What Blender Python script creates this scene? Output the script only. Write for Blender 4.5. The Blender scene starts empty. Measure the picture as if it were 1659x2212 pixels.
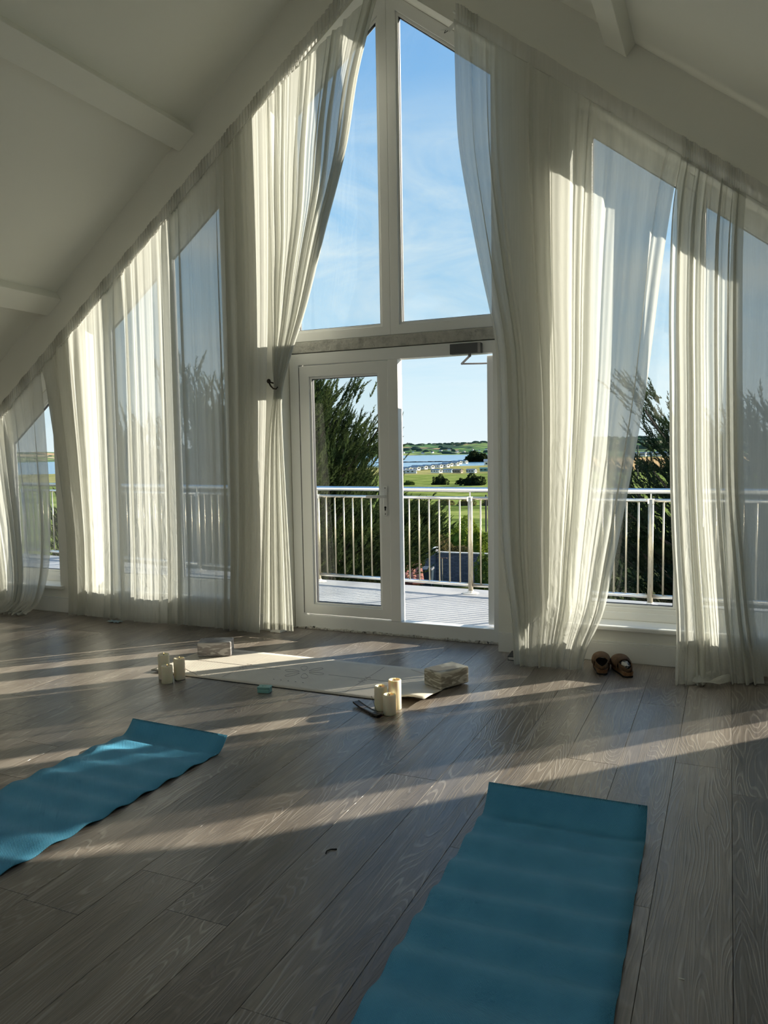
import bpy, bmesh, math, random
import numpy as np
from mathutils import Matrix, Vector
R = math.radians
random.seed(7)
scene = bpy.context.scene
col = scene.collection

# ------------------------------------------------------------------ camera
cam_d = bpy.data.cameras.new('camera')
cam = bpy.data.objects.new('camera', cam_d); col.objects.link(cam)
YAW, PITCH, ROLL, FPX = R(23.7925), R(-4.4523), R(-0.9458), 1694.0
CAM = Vector((0.0, -5.0725, 1.36))
fwd = Vector((-math.sin(YAW)*math.cos(PITCH), math.cos(YAW)*math.cos(PITCH), math.sin(PITCH)))
rgt = Vector((math.cos(YAW), math.sin(YAW), 0)); up = rgt.cross(fwd)
r2 = math.cos(ROLL)*rgt + math.sin(ROLL)*up
u2 = -math.sin(ROLL)*rgt + math.cos(ROLL)*up
M = Matrix.Identity(4)
for i in range(3):
    M[i][0] = r2[i]; M[i][1] = u2[i]; M[i][2] = -fwd[i]; M[i][3] = CAM[i]
cam.matrix_world = M
cam_d.sensor_fit = 'VERTICAL'; cam_d.sensor_height = 36.0
cam_d.lens = FPX/2212*36.0
cam_d.clip_start = .05; cam_d.clip_end = 8000
scene.camera = cam

# ------------------------------------------------------------------ view, world, sun
vs = scene.view_settings
vs.view_transform = 'Standard'; vs.look = 'None'; vs.gamma = 1.0; vs.use_curve_mapping = False
vs.exposure = 0.0
cy = scene.cycles
cy.max_bounces = 8; cy.diffuse_bounces = 4; cy.glossy_bounces = 3; cy.transmission_bounces = 6
cy.adaptive_threshold = .05; cy.adaptive_min_samples = 12
cy.transparent_max_bounces = 16; cy.caustics_reflective = False; cy.caustics_refractive = False
cy.use_denoising = True; cy.sample_clamp_indirect = 6.0

SKY_STRENGTH = 1.0
SUN_STRENGTH = 13.0
SUN_EL = R(19.0)
world = bpy.data.worlds.new('sky'); scene.world = world; world.use_nodes = True
nt = world.node_tree; nt.nodes.clear()
def N(nt, typ, **kw):
    n = nt.nodes.new(typ)
    for k, v in kw.items():
        if k.startswith('i_'):
            key = k[2:]
            n.inputs[int(key) if key.isdigit() else key].default_value = v
        else: setattr(n, k, v)
    return n
def ramp(nt, stops, interp='LINEAR'):
    n = nt.nodes.new('ShaderNodeValToRGB'); cr = n.color_ramp; cr.interpolation = interp
    while len(cr.elements) < len(stops): cr.elements.new(.5)
    for e, (p, c) in zip(cr.elements, stops):
        e.position = p; e.color = (*c, 1) if len(c) == 3 else c
    return n
L = nt.links.new
tc = N(nt, 'ShaderNodeTexCoord'); sep = N(nt, 'ShaderNodeSeparateXYZ')
L(tc.outputs['Generated'], sep.inputs[0])
skyr = ramp(nt, [(0, (.84, .95, .985)), (.07, (.70, .90, .98)), (.16, (.42, .72, .95)), (.30, (.29, .60, .93)), (.50, (.165, .44, .865)), (1, (.11, .32, .74))])
L(sep.outputs['Z'], skyr.inputs[0])
mp = N(nt, 'ShaderNodeMapping'); mp.inputs['Scale'].default_value = (2.0, 2.0, 5.5); mp.inputs['Rotation'].default_value = (.30, .75, .2)
L(tc.outputs['Generated'], mp.inputs[0])
cn = N(nt, 'ShaderNodeTexNoise'); cn.inputs['Scale'].default_value = 1.9; cn.inputs['Detail'].default_value = 10; cn.inputs['Roughness'].default_value = .62; cn.inputs['Distortion'].default_value = .9
L(mp.outputs[0], cn.inputs['Vector'])
cr_ = ramp(nt, [(.34, (0, 0, 0)), (.64, (1, 1, 1))]); L(cn.outputs['Fac'], cr_.inputs[0])
hz_ = ramp(nt, [(0, (.15,)*3), (.08, (.7,)*3), (.20, (.95,)*3), (.31, (.72,)*3), (.42, (.12,)*3), (.8, (.15,)*3)]); L(sep.outputs['Z'], hz_.inputs[0])
mu = N(nt, 'ShaderNodeMath', operation='MULTIPLY'); L(cr_.outputs[0], mu.inputs[0]); L(hz_.outputs[0], mu.inputs[1])
mx = N(nt, 'ShaderNodeMix', data_type='RGBA'); L(mu.outputs[0], mx.inputs['Factor']); L(skyr.outputs[0], mx.inputs['A']); mx.inputs['B'].default_value = (.80, .93, .985, 1)
bg = N(nt, 'ShaderNodeBackground'); bg.inputs['Strength'].default_value = SKY_STRENGTH
L(mx.outputs['Result'], bg.inputs['Color'])
wo = N(nt, 'ShaderNodeOutputWorld'); L(bg.outputs[0], wo.inputs[0])

sun_d = bpy.data.lights.new('sun', 'SUN'); sun_d.energy = SUN_STRENGTH; sun_d.angle = R(.6); sun_d.color = (1.0, .92, .78)
sun = bpy.data.objects.new('sun', sun_d); col.objects.link(sun)
sdir = Vector((-math.cos(SUN_EL)*.7071, -math.cos(SUN_EL)*.7071, -math.sin(SUN_EL)))   # light travels this way
sun.rotation_euler = (-sdir).to_track_quat('Z', 'Y').to_euler()
sun.location = (20, 25, 12)

# ------------------------------------------------------------------ materials
MAT = {}
def mat(name, color=(.8, .8, .8), rough=.5, metal=0, spec=.5, noise=None, bump=None, sub=None, emit=None):
    """noise=(scale, color2, lo, hi[, stretch]); bump=(scale, strength, dist)"""
    m = bpy.data.materials.new(name); m.use_nodes = True
    nt = m.node_tree; b = nt.nodes['Principled BSDF']; l = nt.links.new
    b.inputs['Base Color'].default_value = (*color, 1); b.inputs['Roughness'].default_value = rough
    b.inputs['Metallic'].default_value = metal; b.inputs['Specular IOR Level'].default_value = spec
    tc = None
    if noise or bump: tc = N(nt, 'ShaderNodeTexCoord')
    if noise:
        s, c2, lo, hi = noise[:4]
        v = tc.outputs['Object']
        if len(noise) > 4:
            mp = N(nt, 'ShaderNodeMapping'); mp.inputs['Scale'].default_value = noise[4]; l(v, mp.inputs[0]); v = mp.outputs[0]
        n = N(nt, 'ShaderNodeTexNoise'); n.inputs['Scale'].default_value = s; n.inputs['Detail'].default_value = 6; n.inputs['Roughness'].default_value = .6
        l(v, n.inputs['Vector'])
        r = ramp(nt, [(lo, color), (hi, c2)]); l(n.outputs['Fac'], r.inputs[0]); l(r.outputs[0], b.inputs['Base Color'])
    if bump:
        n = N(nt, 'ShaderNodeTexNoise'); n.inputs['Scale'].default_value = bump[0]; n.inputs['Detail'].default_value = 5
        l(tc.outputs['Object'], n.inputs['Vector'])
        bp = N(nt, 'ShaderNodeBump'); bp.inputs['Strength'].default_value = bump[1]; bp.inputs['Distance'].default_value = bump[2]
        l(n.outputs['Fac'], bp.inputs['Height']); l(bp.outputs[0], b.inputs['Normal'])
    if sub:
        b.inputs['Subsurface Weight'].default_value = sub[0]; b.inputs['Subsurface Radius'].default_value = sub[1]; b.inputs['Subsurface Scale'].default_value = sub[2]
    if emit:
        b.inputs['Emission Color'].default_value = (*emit[0], 1); b.inputs['Emission Strength'].default_value = emit[1]
    MAT[name] = m; return m

mat('wall_paint', (.85, .84, .76), .75, bump=(60, .08, .01))
mat('ceiling_paint', (.88, .88, .80), .8)
mat('gloss_white', (.80, .80, .76), .3)
mat('upvc', (.82, .82, .79), .28)
mat('gasket', (.012, .012, .014), .5)
mat('lintel', (.52, .51, .46), .8, noise=(14, (.30, .29, .26), .45, .75), bump=(38, .9, .02))
mat('caulk', (.55, .53, .48), .8, noise=(26, (.05, .045, .038), .58, .64), bump=(40, .8, .02))
mat('steel', (.80, .78, .74), .24, 1.0)
mat('steel_worn', (.60, .54, .42), .40, .85, noise=(70, (.34, .28, .17), .52, .74, (1, 1, .25)), bump=(120, .25, .004))
mat('base_white', (.72, .70, .66), .6, noise=(22, (.35, .25, .16), .58, .7))
mat('deck', (.40, .405, .41), .75, noise=(2.2, (.31, .315, .32), .4, .7), bump=(90, .25, .01))
mat('black', (.012, .012, .013), .45)
mat('bronze', (.05, .038, .028), .35, .8)
mat('closer', (.10, .10, .10), .45, .3)
mat('closer_arm', (.30, .28, .27), .4, .6)
mat('mat_edge', (.02, .018, .016), .7)
mat('candle_wax', (.88, .80, .60), .5, sub=(.6, (.03, .02, .012), .6))
mat('wick', (.05, .04, .03), .9)
mat('mint', (.22, .45, .40), .45)
mat('mint_print', (.07, .20, .18), .5)
mat('incense_wood', (.055, .045, .036), .45, noise=(40, (.16, .13, .10), .5, .8, (6, 1, 1)))
mat('incense_inlay', (.35, .31, .25), .35)
mat('suede', (.15, .085, .04), .9, noise=(40, (.10, .055, .025), .4, .7), bump=(300, .3, .002))
mat('cork', (.26, .14, .065), .85, noise=(160, (.15, .07, .03), .45, .65))
mat('sole', (.02, .018, .016), .8)
mat('insole', (.03, .025, .022), .8)
mat('sock', (.55, .52, .46), .9, noise=(30, (.04, .04, .045), .48, .54))
mat('paper', (.7, .68, .62), .8)
mat('bark', (.06, .045, .032), .9, bump=(20, .8, .05))
mat('caravan_white', (.85, .82, .72), .5)
mat('caravan_side', (.55, .56, .55), .5)  # shade put into the white caravans' long sides; grey caravans' own colour
mat('caravan_roof', (.25, .27, .29), .6)
mat('caravan_green', (.12, .25, .22), .6)
mat('caravan_brown', (.30, .22, .15), .6)
mat('window_dark', (.03, .04, .05), .15)
mat('slate', (.07, .08, .10), .7)
mat('rock', (.05, .05, .045), .9)
mat('bin_plastic', (.012, .03, .045), .4)
mat('bin_lid', (.06, .065, .07), .6)
mat('terracotta', (.42, .15, .09), .8, noise=(6, (.25, .08, .05), .4, .7))
mat('timber_red', (.22, .07, .05), .8)
mat('pole_wood', (.09, .075, .06), .9)
mat('rust', (.20, .10, .06), .8)
mat('debris_dark', (.01, .009, .008), .8)
mat('debris_white', (.7, .68, .6), .8)
mat('pale_blue', (.30, .42, .50), .6)

def foliage_mat(name, c1, c2, trans=.35):
    m = bpy.data.materials.new(name); m.use_nodes = True; nt = m.node_tree; nt.nodes.clear(); l = nt.links.new
    tc = N(nt, 'ShaderNodeTexCoord'); n = N(nt, 'ShaderNodeTexNoise'); n.inputs['Scale'].default_value = 2.2; n.inputs['Detail'].default_value = 4
    l(tc.outputs['Object'], n.inputs['Vector']); r = ramp(nt, [(.35, c1), (.68, c2)]); l(n.outputs['Fac'], r.inputs[0])
    d = N(nt, 'ShaderNodeBsdfDiffuse'); t = N(nt, 'ShaderNodeBsdfTranslucent'); s = N(nt, 'ShaderNodeMixShader'); s.inputs[0].default_value = trans
    l(r.outputs[0], d.inputs[0]); l(r.outputs[0], t.inputs[0]); l(d.outputs[0], s.inputs[1]); l(t.outputs[0], s.inputs[2])
    o = N(nt, 'ShaderNodeOutputMaterial'); l(s.outputs[0], o.inputs[0]); MAT[name] = m
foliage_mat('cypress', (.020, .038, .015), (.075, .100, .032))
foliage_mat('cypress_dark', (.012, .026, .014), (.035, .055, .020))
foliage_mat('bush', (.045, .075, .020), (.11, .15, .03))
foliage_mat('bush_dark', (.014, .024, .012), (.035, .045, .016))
foliage_mat('hedge_bright', (.09, .14, .022), (.24, .30, .04))
foliage_mat('hedge_brown', (.07, .065, .028), (.17, .14, .06))
foliage_mat('ivy', (.08, .13, .03), (.22, .27, .07))
foliage_mat('far_trees', (.045, .075, .055), (.075, .11, .07), .1)

def glass_mat():
    m = bpy.data.materials.new('glass'); m.use_nodes = True; nt = m.node_tree; nt.nodes.clear(); l = nt.links.new
    t = N(nt, 'ShaderNodeBsdfTransparent'); t.inputs[0].default_value = (.97, .983, .983, 1)
    g = N(nt, 'ShaderNodeBsdfGlossy'); g.inputs['Roughness'].default_value = .02
    s = N(nt, 'ShaderNodeMixShader'); s.inputs[0].default_value = .03
    l(t.outputs[0], s.inputs[1]); l(g.outputs[0], s.inputs[2])
    o = N(nt, 'ShaderNodeOutputMaterial'); l(s.outputs[0], o.inputs[0]); MAT['glass'] = m
glass_mat()

def sheer_mat(name, trans, color=(.75, .75, .69)):
    m = bpy.data.materials.new(name); m.use_nodes = True; nt = m.node_tree; nt.nodes.clear(); l = nt.links.new
    tc = N(nt, 'ShaderNodeTexCoord')
    mp = N(nt, 'ShaderNodeMapping'); mp.inputs['Scale'].default_value = (16, 16, 5); mp.inputs['Rotation'].default_value = (0, .25, 0)
    l(tc.outputs['Object'], mp.inputs[0])
    n = N(nt, 'ShaderNodeTexNoise'); n.inputs['Scale'].default_value = 1; n.inputs['Detail'].default_value = 3; n.inputs['Distortion'].default_value = 1.2
    l(mp.outputs[0], n.inputs['Vector'])
    # crinkles grow towards the hem, where the cloth has been folded
    sp = N(nt, 'ShaderNodeSeparateXYZ'); l(tc.outputs['Object'], sp.inputs[0])
    mr = N(nt, 'ShaderNodeMapRange'); mr.inputs[1].default_value = 1.9; mr.inputs[2].default_value = .6; mr.inputs[3].default_value = .12; mr.inputs[4].default_value = .75
    l(sp.outputs['Z'], mr.inputs[0])
    bp = N(nt, 'ShaderNodeBump'); bp.inputs['Distance'].default_value = .018
    l(mr.outputs[0], bp.inputs['Strength']); l(n.outputs['Fac'], bp.inputs['Height'])
    # fine weave streaks vary how open the cloth is
    mp2 = N(nt, 'ShaderNodeMapping'); mp2.inputs['Scale'].default_value = (120, 120, 1.5); l(tc.outputs['Object'], mp2.inputs[0])
    n2 = N(nt, 'ShaderNodeTexNoise'); n2.inputs['Scale'].default_value = 1; n2.inputs['Detail'].default_value = 2; l(mp2.outputs[0], n2.inputs['Vector'])
    m2 = N(nt, 'ShaderNodeMapRange'); m2.inputs[1].default_value = .3; m2.inputs[2].default_value = .7; m2.inputs[3].default_value = trans-.025; m2.inputs[4].default_value = trans+.025
    l(n2.outputs['Fac'], m2.inputs[0])
    d = N(nt, 'ShaderNodeBsdfDiffuse'); d.inputs[0].default_value = (*color, 1)
    t = N(nt, 'ShaderNodeBsdfTranslucent'); t.inputs[0].default_value = (*color, 1)
    l(bp.outputs[0], d.inputs['Normal']); l(bp.outputs[0], t.inputs['Normal'])
    s = N(nt, 'ShaderNodeMixShader'); s.inputs[0].default_value = .45
    l(d.outputs[0], s.inputs[1]); l(t.outputs[0], s.inputs[2])
    tr = N(nt, 'ShaderNodeBsdfTransparent'); tr.inputs[0].default_value = (1, 1, 1, 1)
    s2 = N(nt, 'ShaderNodeMixShader'); l(m2.outputs[0], s2.inputs[0]); l(s.outputs[0], s2.inputs[1]); l(tr.outputs[0], s2.inputs[2])
    o = N(nt, 'ShaderNodeOutputMaterial'); l(s2.outputs[0], o.inputs[0]); MAT[name] = m
sheer_mat('sheer', .22); sheer_mat('sheer_tape', .12, (.78, .77, .72))

def plank_mat():
    m = bpy.data.materials.new('plank_wood'); m.use_nodes = True; nt = m.node_tree; b = nt.nodes['Principled BSDF']; l = nt.links.new
    tc = N(nt, 'ShaderNodeTexCoord'); oi = N(nt, 'ShaderNodeObjectInfo')
    off = N(nt, 'ShaderNodeCombineXYZ')
    for k, f in ((0, 37.0), (1, 91.0), (2, 53.0)):
        q = N(nt, 'ShaderNodeMath', operation='MULTIPLY'); q.inputs[1].default_value = f; l(oi.outputs['Random'], q.inputs[0]); l(q.outputs[0], off.inputs[k])
    ad = N(nt, 'ShaderNodeVectorMath', operation='ADD'); l(tc.outputs['Object'], ad.inputs[0]); l(off.outputs[0], ad.inputs[1])
    mp = N(nt, 'ShaderNodeMapping'); mp.inputs['Scale'].default_value = (5.5, .62, 1); l(ad.outputs[0], mp.inputs[0])
    n = N(nt, 'ShaderNodeTexNoise'); n.inputs['Scale'].default_value = 1.1; n.inputs['Detail'].default_value = 2.2; n.inputs['Roughness'].default_value = .42; n.inputs['Distortion'].default_value = .15
    l(mp.outputs[0], n.inputs['Vector'])
    q = N(nt, 'ShaderNodeMath', operation='MULTIPLY'); q.inputs[1].default_value = 270; l(n.outputs['Fac'], q.inputs[0])
    s = N(nt, 'ShaderNodeMath', operation='SINE'); l(q.outputs[0], s.inputs[0])
    # fine pores along the board
    mp2 = N(nt, 'ShaderNodeMapping'); mp2.inputs['Scale'].default_value = (170, 5, 1); l(ad.outputs[0], mp2.inputs[0])
    n2 = N(nt, 'ShaderNodeTexNoise'); n2.inputs['Scale'].default_value = 1; n2.inputs['Detail'].default_value = 3; l(mp2.outputs[0], n2.inputs['Vector'])
    rg = ramp(nt, [(.68, (0, 0, 0)), (1.0, (1, 1, 1))])
    ma = N(nt, 'ShaderNodeMath', operation='MULTIPLY_ADD'); ma.inputs[1].default_value = .5; ma.inputs[2].default_value = .5; l(s.outputs[0], ma.inputs[0]); l(ma.outputs[0], rg.inputs[0])
    # broad tone
    n3 = N(nt, 'ShaderNodeTexNoise'); n3.inputs['Scale'].default_value = 2.0; n3.inputs['Detail'].default_value = 3
    mp3 = N(nt, 'ShaderNodeMapping'); mp3.inputs['Scale'].default_value = (3, .8, 1); l(ad.outputs[0], mp3.inputs[0]); l(mp3.outputs[0], n3.inputs['Vector'])
    base = ramp(nt, [(.3, (.165, .136, .111)), (.7, (.265, .225, .187))]); l(n3.outputs['Fac'], base.inputs[0])
    tone = N(nt, 'ShaderNodeMapRange'); tone.inputs[3].default_value = .82; tone.inputs[4].default_value = 1.18; l(oi.outputs['Random'], tone.inputs[0])
    hv = N(nt, 'ShaderNodeHueSaturation'); l(tone.outputs[0], hv.inputs['Value']); l(base.outputs[0], hv.inputs['Color'])
    mask = N(nt, 'ShaderNodeMath', operation='MULTIPLY'); mr = N(nt, 'ShaderNodeMapRange'); mr.inputs[1].default_value = .35; mr.inputs[2].default_value = .65
    l(n3.outputs['Fac'], mr.inputs[0]); l(rg.outputs[0], mask.inputs[0]); l(mr.outputs[0], mask.inputs[1])
    mk2 = N(nt, 'ShaderNodeMath', operation='MULTIPLY'); mk2.inputs[1].default_value = .75; l(mask.outputs[0], mk2.inputs[0])
    mx = N(nt, 'ShaderNodeMix', data_type='RGBA'); l(mk2.outputs[0], mx.inputs['Factor']); l(hv.outputs[0], mx.inputs['A']); mx.inputs['B'].default_value = (.42, .375, .325, 1)
    mx2 = N(nt, 'ShaderNodeMix', data_type='RGBA'); mx2.blend_type = 'MULTIPLY'
    pr = ramp(nt, [(.40, (.72, .72, .72)), (.60, (1, 1, 1))]); l(n2.outputs['Fac'], pr.inputs[0]); mx2.inputs['Factor'].default_value = .8
    l(mx.outputs['Result'], mx2.inputs['A']); l(pr.outputs[0], mx2.inputs['B']); l(mx2.outputs['Result'], b.inputs['Base Color'])
    hsum = N(nt, 'ShaderNodeMath', operation='MULTIPLY_ADD'); hsum.inputs[1].default_value = .7; l(rg.outputs[0], hsum.inputs[0]); l(n2.outputs['Fac'], hsum.inputs[2])
    bp = N(nt, 'ShaderNodeBump'); bp.inputs['Strength'].default_value = .4; bp.inputs['Distance'].default_value = .0015; l(hsum.outputs[0], bp.inputs['Height']); l(bp.outputs[0], b.inputs['Normal'])
    b.inputs['Roughness'].default_value = .30; b.inputs['Specular IOR Level'].default_value = .6
    MAT['plank_wood'] = m
plank_mat()
mat('subfloor', (.015, .012, .01), .9)

def yoga_mat(name, c1, c2, scale, bstr):
    m = bpy.data.materials.new(name); m.use_nodes = True; nt = m.node_tree; b = nt.nodes['Principled BSDF']; l = nt.links.new
    tc = N(nt, 'ShaderNodeTexCoord'); n = N(nt, 'ShaderNodeTexNoise'); n.inputs['Scale'].default_value = 7; n.inputs['Detail'].default_value = 5
    l(tc.outputs['Object'], n.inputs['Vector']); r = ramp(nt, [(.35, c1), (.7, c2)]); l(n.outputs['Fac'], r.inputs[0]); l(r.outputs[0], b.inputs['Base Color'])
    sp = N(nt, 'ShaderNodeSeparateXYZ'); l(tc.outputs['Object'], sp.inputs[0]); hs = []
    for ax in ('X', 'Y'):
        q = N(nt, 'ShaderNodeMath', operation='MULTIPLY'); q.inputs[1].default_value = scale; l(sp.outputs[ax], q.inputs[0])
        s = N(nt, 'ShaderNodeMath', operation='SINE'); l(q.outputs[0], s.inputs[0]); hs.append(s)
    h = N(nt, 'ShaderNodeMath', operation='MULTIPLY'); l(hs[0].outputs[0], h.inputs[0]); l(hs[1].outputs[0], h.inputs[1])
    bp = N(nt, 'ShaderNodeBump'); bp.inputs['Strength'].default_value = bstr; bp.inputs['Distance'].default_value = .002; l(h.outputs[0], bp.inputs['Height']); l(bp.outputs[0], b.inputs['Normal'])
    b.inputs['Roughness'].default_value = .62; b.inputs['Specular IOR Level'].default_value = .3; MAT[name] = m
yoga_mat('blue_mat', (.080, .33, .51), (.105, .385, .58), 900, .35)
yoga_mat('beige_mat', (.66, .60, .51), (.72, .66, .56), 500, .25)
mat('beige_mark', (.34, .29, .25), .7)

def marble(name, a, b_, scale=(5, 5, 26)):
    m = bpy.data.materials.new(name); m.use_nodes = True; nt = m.node_tree; b = nt.nodes['Principled BSDF']; l = nt.links.new
    tc = N(nt, 'ShaderNodeTexCoord'); mp = N(nt, 'ShaderNodeMapping'); mp.inputs['Scale'].default_value = scale; l(tc.outputs['Object'], mp.inputs[0])
    n = N(nt, 'ShaderNodeTexNoise'); n.inputs['Scale'].default_value = .9; n.inputs['Detail'].default_value = 2; n.inputs['Distortion'].default_value = 1.4; l(mp.outputs[0], n.inputs['Vector'])
    q = N(nt, 'ShaderNodeMath', operation='MULTIPLY'); q.inputs[1].default_value = 24; l(n.outputs['Fac'], q.inputs[0])
    s = N(nt, 'ShaderNodeMath', operation='SINE'); l(q.outputs[0], s.inputs[0])
    r = ramp(nt, [(.25, a), (.75, b_)]); ma = N(nt, 'ShaderNodeMath', operation='MULTIPLY_ADD'); ma.inputs[1].default_value = .5; ma.inputs[2].default_value = .5
    l(s.outputs[0], ma.inputs[0]); l(ma.outputs[0], r.inputs[0]); l(r.outputs[0], b.inputs['Base Color']); b.inputs['Roughness'].default_value = .7; MAT[name] = m
marble('block_grey', (.26, .24, .23), (.50, .48, .46)); marble('block_beige', (.30, .27, .21), (.60, .57, .48))

def ground_mat(name, stops, scale, detail=8, stretch=(1, 1, 1)):
    m = bpy.data.materials.new(name); m.use_nodes = True; nt = m.node_tree; b = nt.nodes['Principled BSDF']; l = nt.links.new
    tc = N(nt, 'ShaderNodeTexCoord'); mp = N(nt, 'ShaderNodeMapping'); mp.inputs['Scale'].default_value = stretch; l(tc.outputs['Object'], mp.inputs[0])
    n = N(nt, 'ShaderNodeTexNoise'); n.inputs['Scale'].default_value = scale; n.inputs['Detail'].default_value = detail; n.inputs['Roughness'].default_value = .68; l(mp.outputs[0], n.inputs['Vector'])
    r = ramp(nt, stops); l(n.outputs['Fac'], r.inputs[0]); l(r.outputs[0], b.inputs['Base Color'])
    b.inputs['Roughness'].default_value = 1; b.inputs['Specular IOR Level'].default_value = 0; MAT[name] = m
ground_mat('garden_soil', [(.35, (.03, .03, .015)), (.6, (.07, .08, .03)), (.75, (.10, .12, .04))], .9)
ground_mat('meadow', [(.36, (.06, .08, .024)), (.45, (.13, .175, .042)), (.54, (.20, .245, .062)), (.64, (.29, .30, .10))], .13, 7)
ground_mat('park_grass', [(.35, (.22, .22, .07)), (.6, (.34, .30, .12))], .03)
ground_mat('stubble', [(.35, (.46, .28, .12)), (.65, (.62, .41, .20))], .05, 4, (.25, 1.6, 1))

def hills_mat():
    m = bpy.data.materials.new('hill_fields'); m.use_nodes = True; nt = m.node_tree; b = nt.nodes['Principled BSDF']; l = nt.links.new
    tc = N(nt, 'ShaderNodeTexCoord'); mp = N(nt, 'ShaderNodeMapping'); mp.inputs['Scale'].default_value = (.0036, .0075, .0)
    mp.inputs['Rotation'].default_value = (0, 0, .3); l(tc.outputs['Object'], mp.inputs[0])
    v = N(nt, 'ShaderNodeTexVoronoi'); v.inputs['Scale'].default_value = 1.6; l(mp.outputs[0], v.inputs['Vector'])
    r = ramp(nt, [(0, (.10, .20, .07)), (.22, (.19, .28, .09)), (.40, (.46, .31, .17)), (.52, (.26, .32, .11)), (.66, (.13, .22, .09)), (.80, (.48, .38, .22)), (.9, (.21, .28, .10))], 'CONSTANT')
    sp = N(nt, 'ShaderNodeSeparateColor'); l(v.outputs['Color'], sp.inputs[0]); l(sp.outputs[0], r.inputs[0])
    v2 = N(nt, 'ShaderNodeTexVoronoi', feature='DISTANCE_TO_EDGE'); v2.inputs['Scale'].default_value = 1.6; l(mp.outputs[0], v2.inputs['Vector'])
    e = ramp(nt, [(.03, (.0,)*3), (.06, (1,)*3)]); l(v2.outputs['Distance'], e.inputs[0])
    n = N(nt, 'ShaderNodeTexNoise'); n.inputs['Scale'].default_value = .008; n.inputs['Detail'].default_value = 6; l(tc.outputs['Object'], n.inputs['Vector'])
    wr = ramp(nt, [(.52, (1,)*3), (.58, (0,)*3)]); l(n.outputs['Fac'], wr.inputs[0])
    mm = N(nt, 'ShaderNodeMath', operation='MULTIPLY'); l(e.outputs[0], mm.inputs[0]); l(wr.outputs[0], mm.inputs[1])
    mx = N(nt, 'ShaderNodeMix', data_type='RGBA'); l(mm.outputs[0], mx.inputs['Factor']); mx.inputs['A'].default_value = (.05, .085, .06, 1); l(r.outputs[0], mx.inputs['B'])
    l(mx.outputs['Result'], b.inputs['Base Color']); b.inputs['Roughness'].default_value = 1; b.inputs['Specular IOR Level'].default_value = 0; MAT['hill_fields'] = m
hills_mat()

def sea_mat():
    m = bpy.data.materials.new('sea_water'); m.use_nodes = True; nt = m.node_tree; b = nt.nodes['Principled BSDF']; l = nt.links.new
    b.inputs['Base Color'].default_value = (.12, .26, .36, 1); b.inputs['Roughness'].default_value = .25
    tc = N(nt, 'ShaderNodeTexCoord'); mp = N(nt, 'ShaderNodeMapping'); mp.inputs['Scale'].default_value = (.05, .02, 1); l(tc.outputs['Object'], mp.inputs[0])
    n = N(nt, 'ShaderNodeTexNoise'); n.inputs['Scale'].default_value = 1.2; n.inputs['Detail'].default_value = 8; l(mp.outputs[0], n.inputs['Vector'])
    bp = N(nt, 'ShaderNodeBump'); bp.inputs['Strength'].default_value = .5; bp.inputs['Distance'].default_value = 3; l(n.outputs['Fac'], bp.inputs['Height']); l(bp.outputs[0], b.inputs['Normal']); MAT['sea_water'] = m
sea_mat()

def brick_mat():
    m = bpy.data.materials.new('grey_blockwork'); m.use_nodes = True; nt = m.node_tree; b = nt.nodes['Principled BSDF']; l = nt.links.new
    tc = N(nt, 'ShaderNodeTexCoord'); mp = N(nt, 'ShaderNodeMapping'); mp.inputs['Rotation'].default_value = (R(90), 0, 0); l(tc.outputs['Object'], mp.inputs[0])
    v = N(nt, 'ShaderNodeTexBrick'); v.inputs['Scale'].default_value = 1; v.inputs['Color1'].default_value = (.15, .155, .175, 1); v.inputs['Color2'].default_value = (.095, .10, .115, 1); v.inputs['Mortar'].default_value = (.05, .05, .06, 1)
    v.inputs['Mortar Size'].default_value = .008; v.inputs['Brick Width'].default_value = .30; v.inputs['Row Height'].default_value = .085
    l(mp.outputs[0], v.inputs['Vector']); l(v.outputs['Color'], b.inputs['Base Color']); b.inputs['Roughness'].default_value = .9
    bp = N(nt, 'ShaderNodeBump'); bp.inputs['Strength'].default_value = .6; bp.inputs['Distance'].default_value = .02; bp.invert = True; l(v.outputs['Fac'], bp.inputs['Height']); l(bp.outputs[0], b.inputs['Normal']); MAT['grey_blockwork'] = m
brick_mat()

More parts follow.
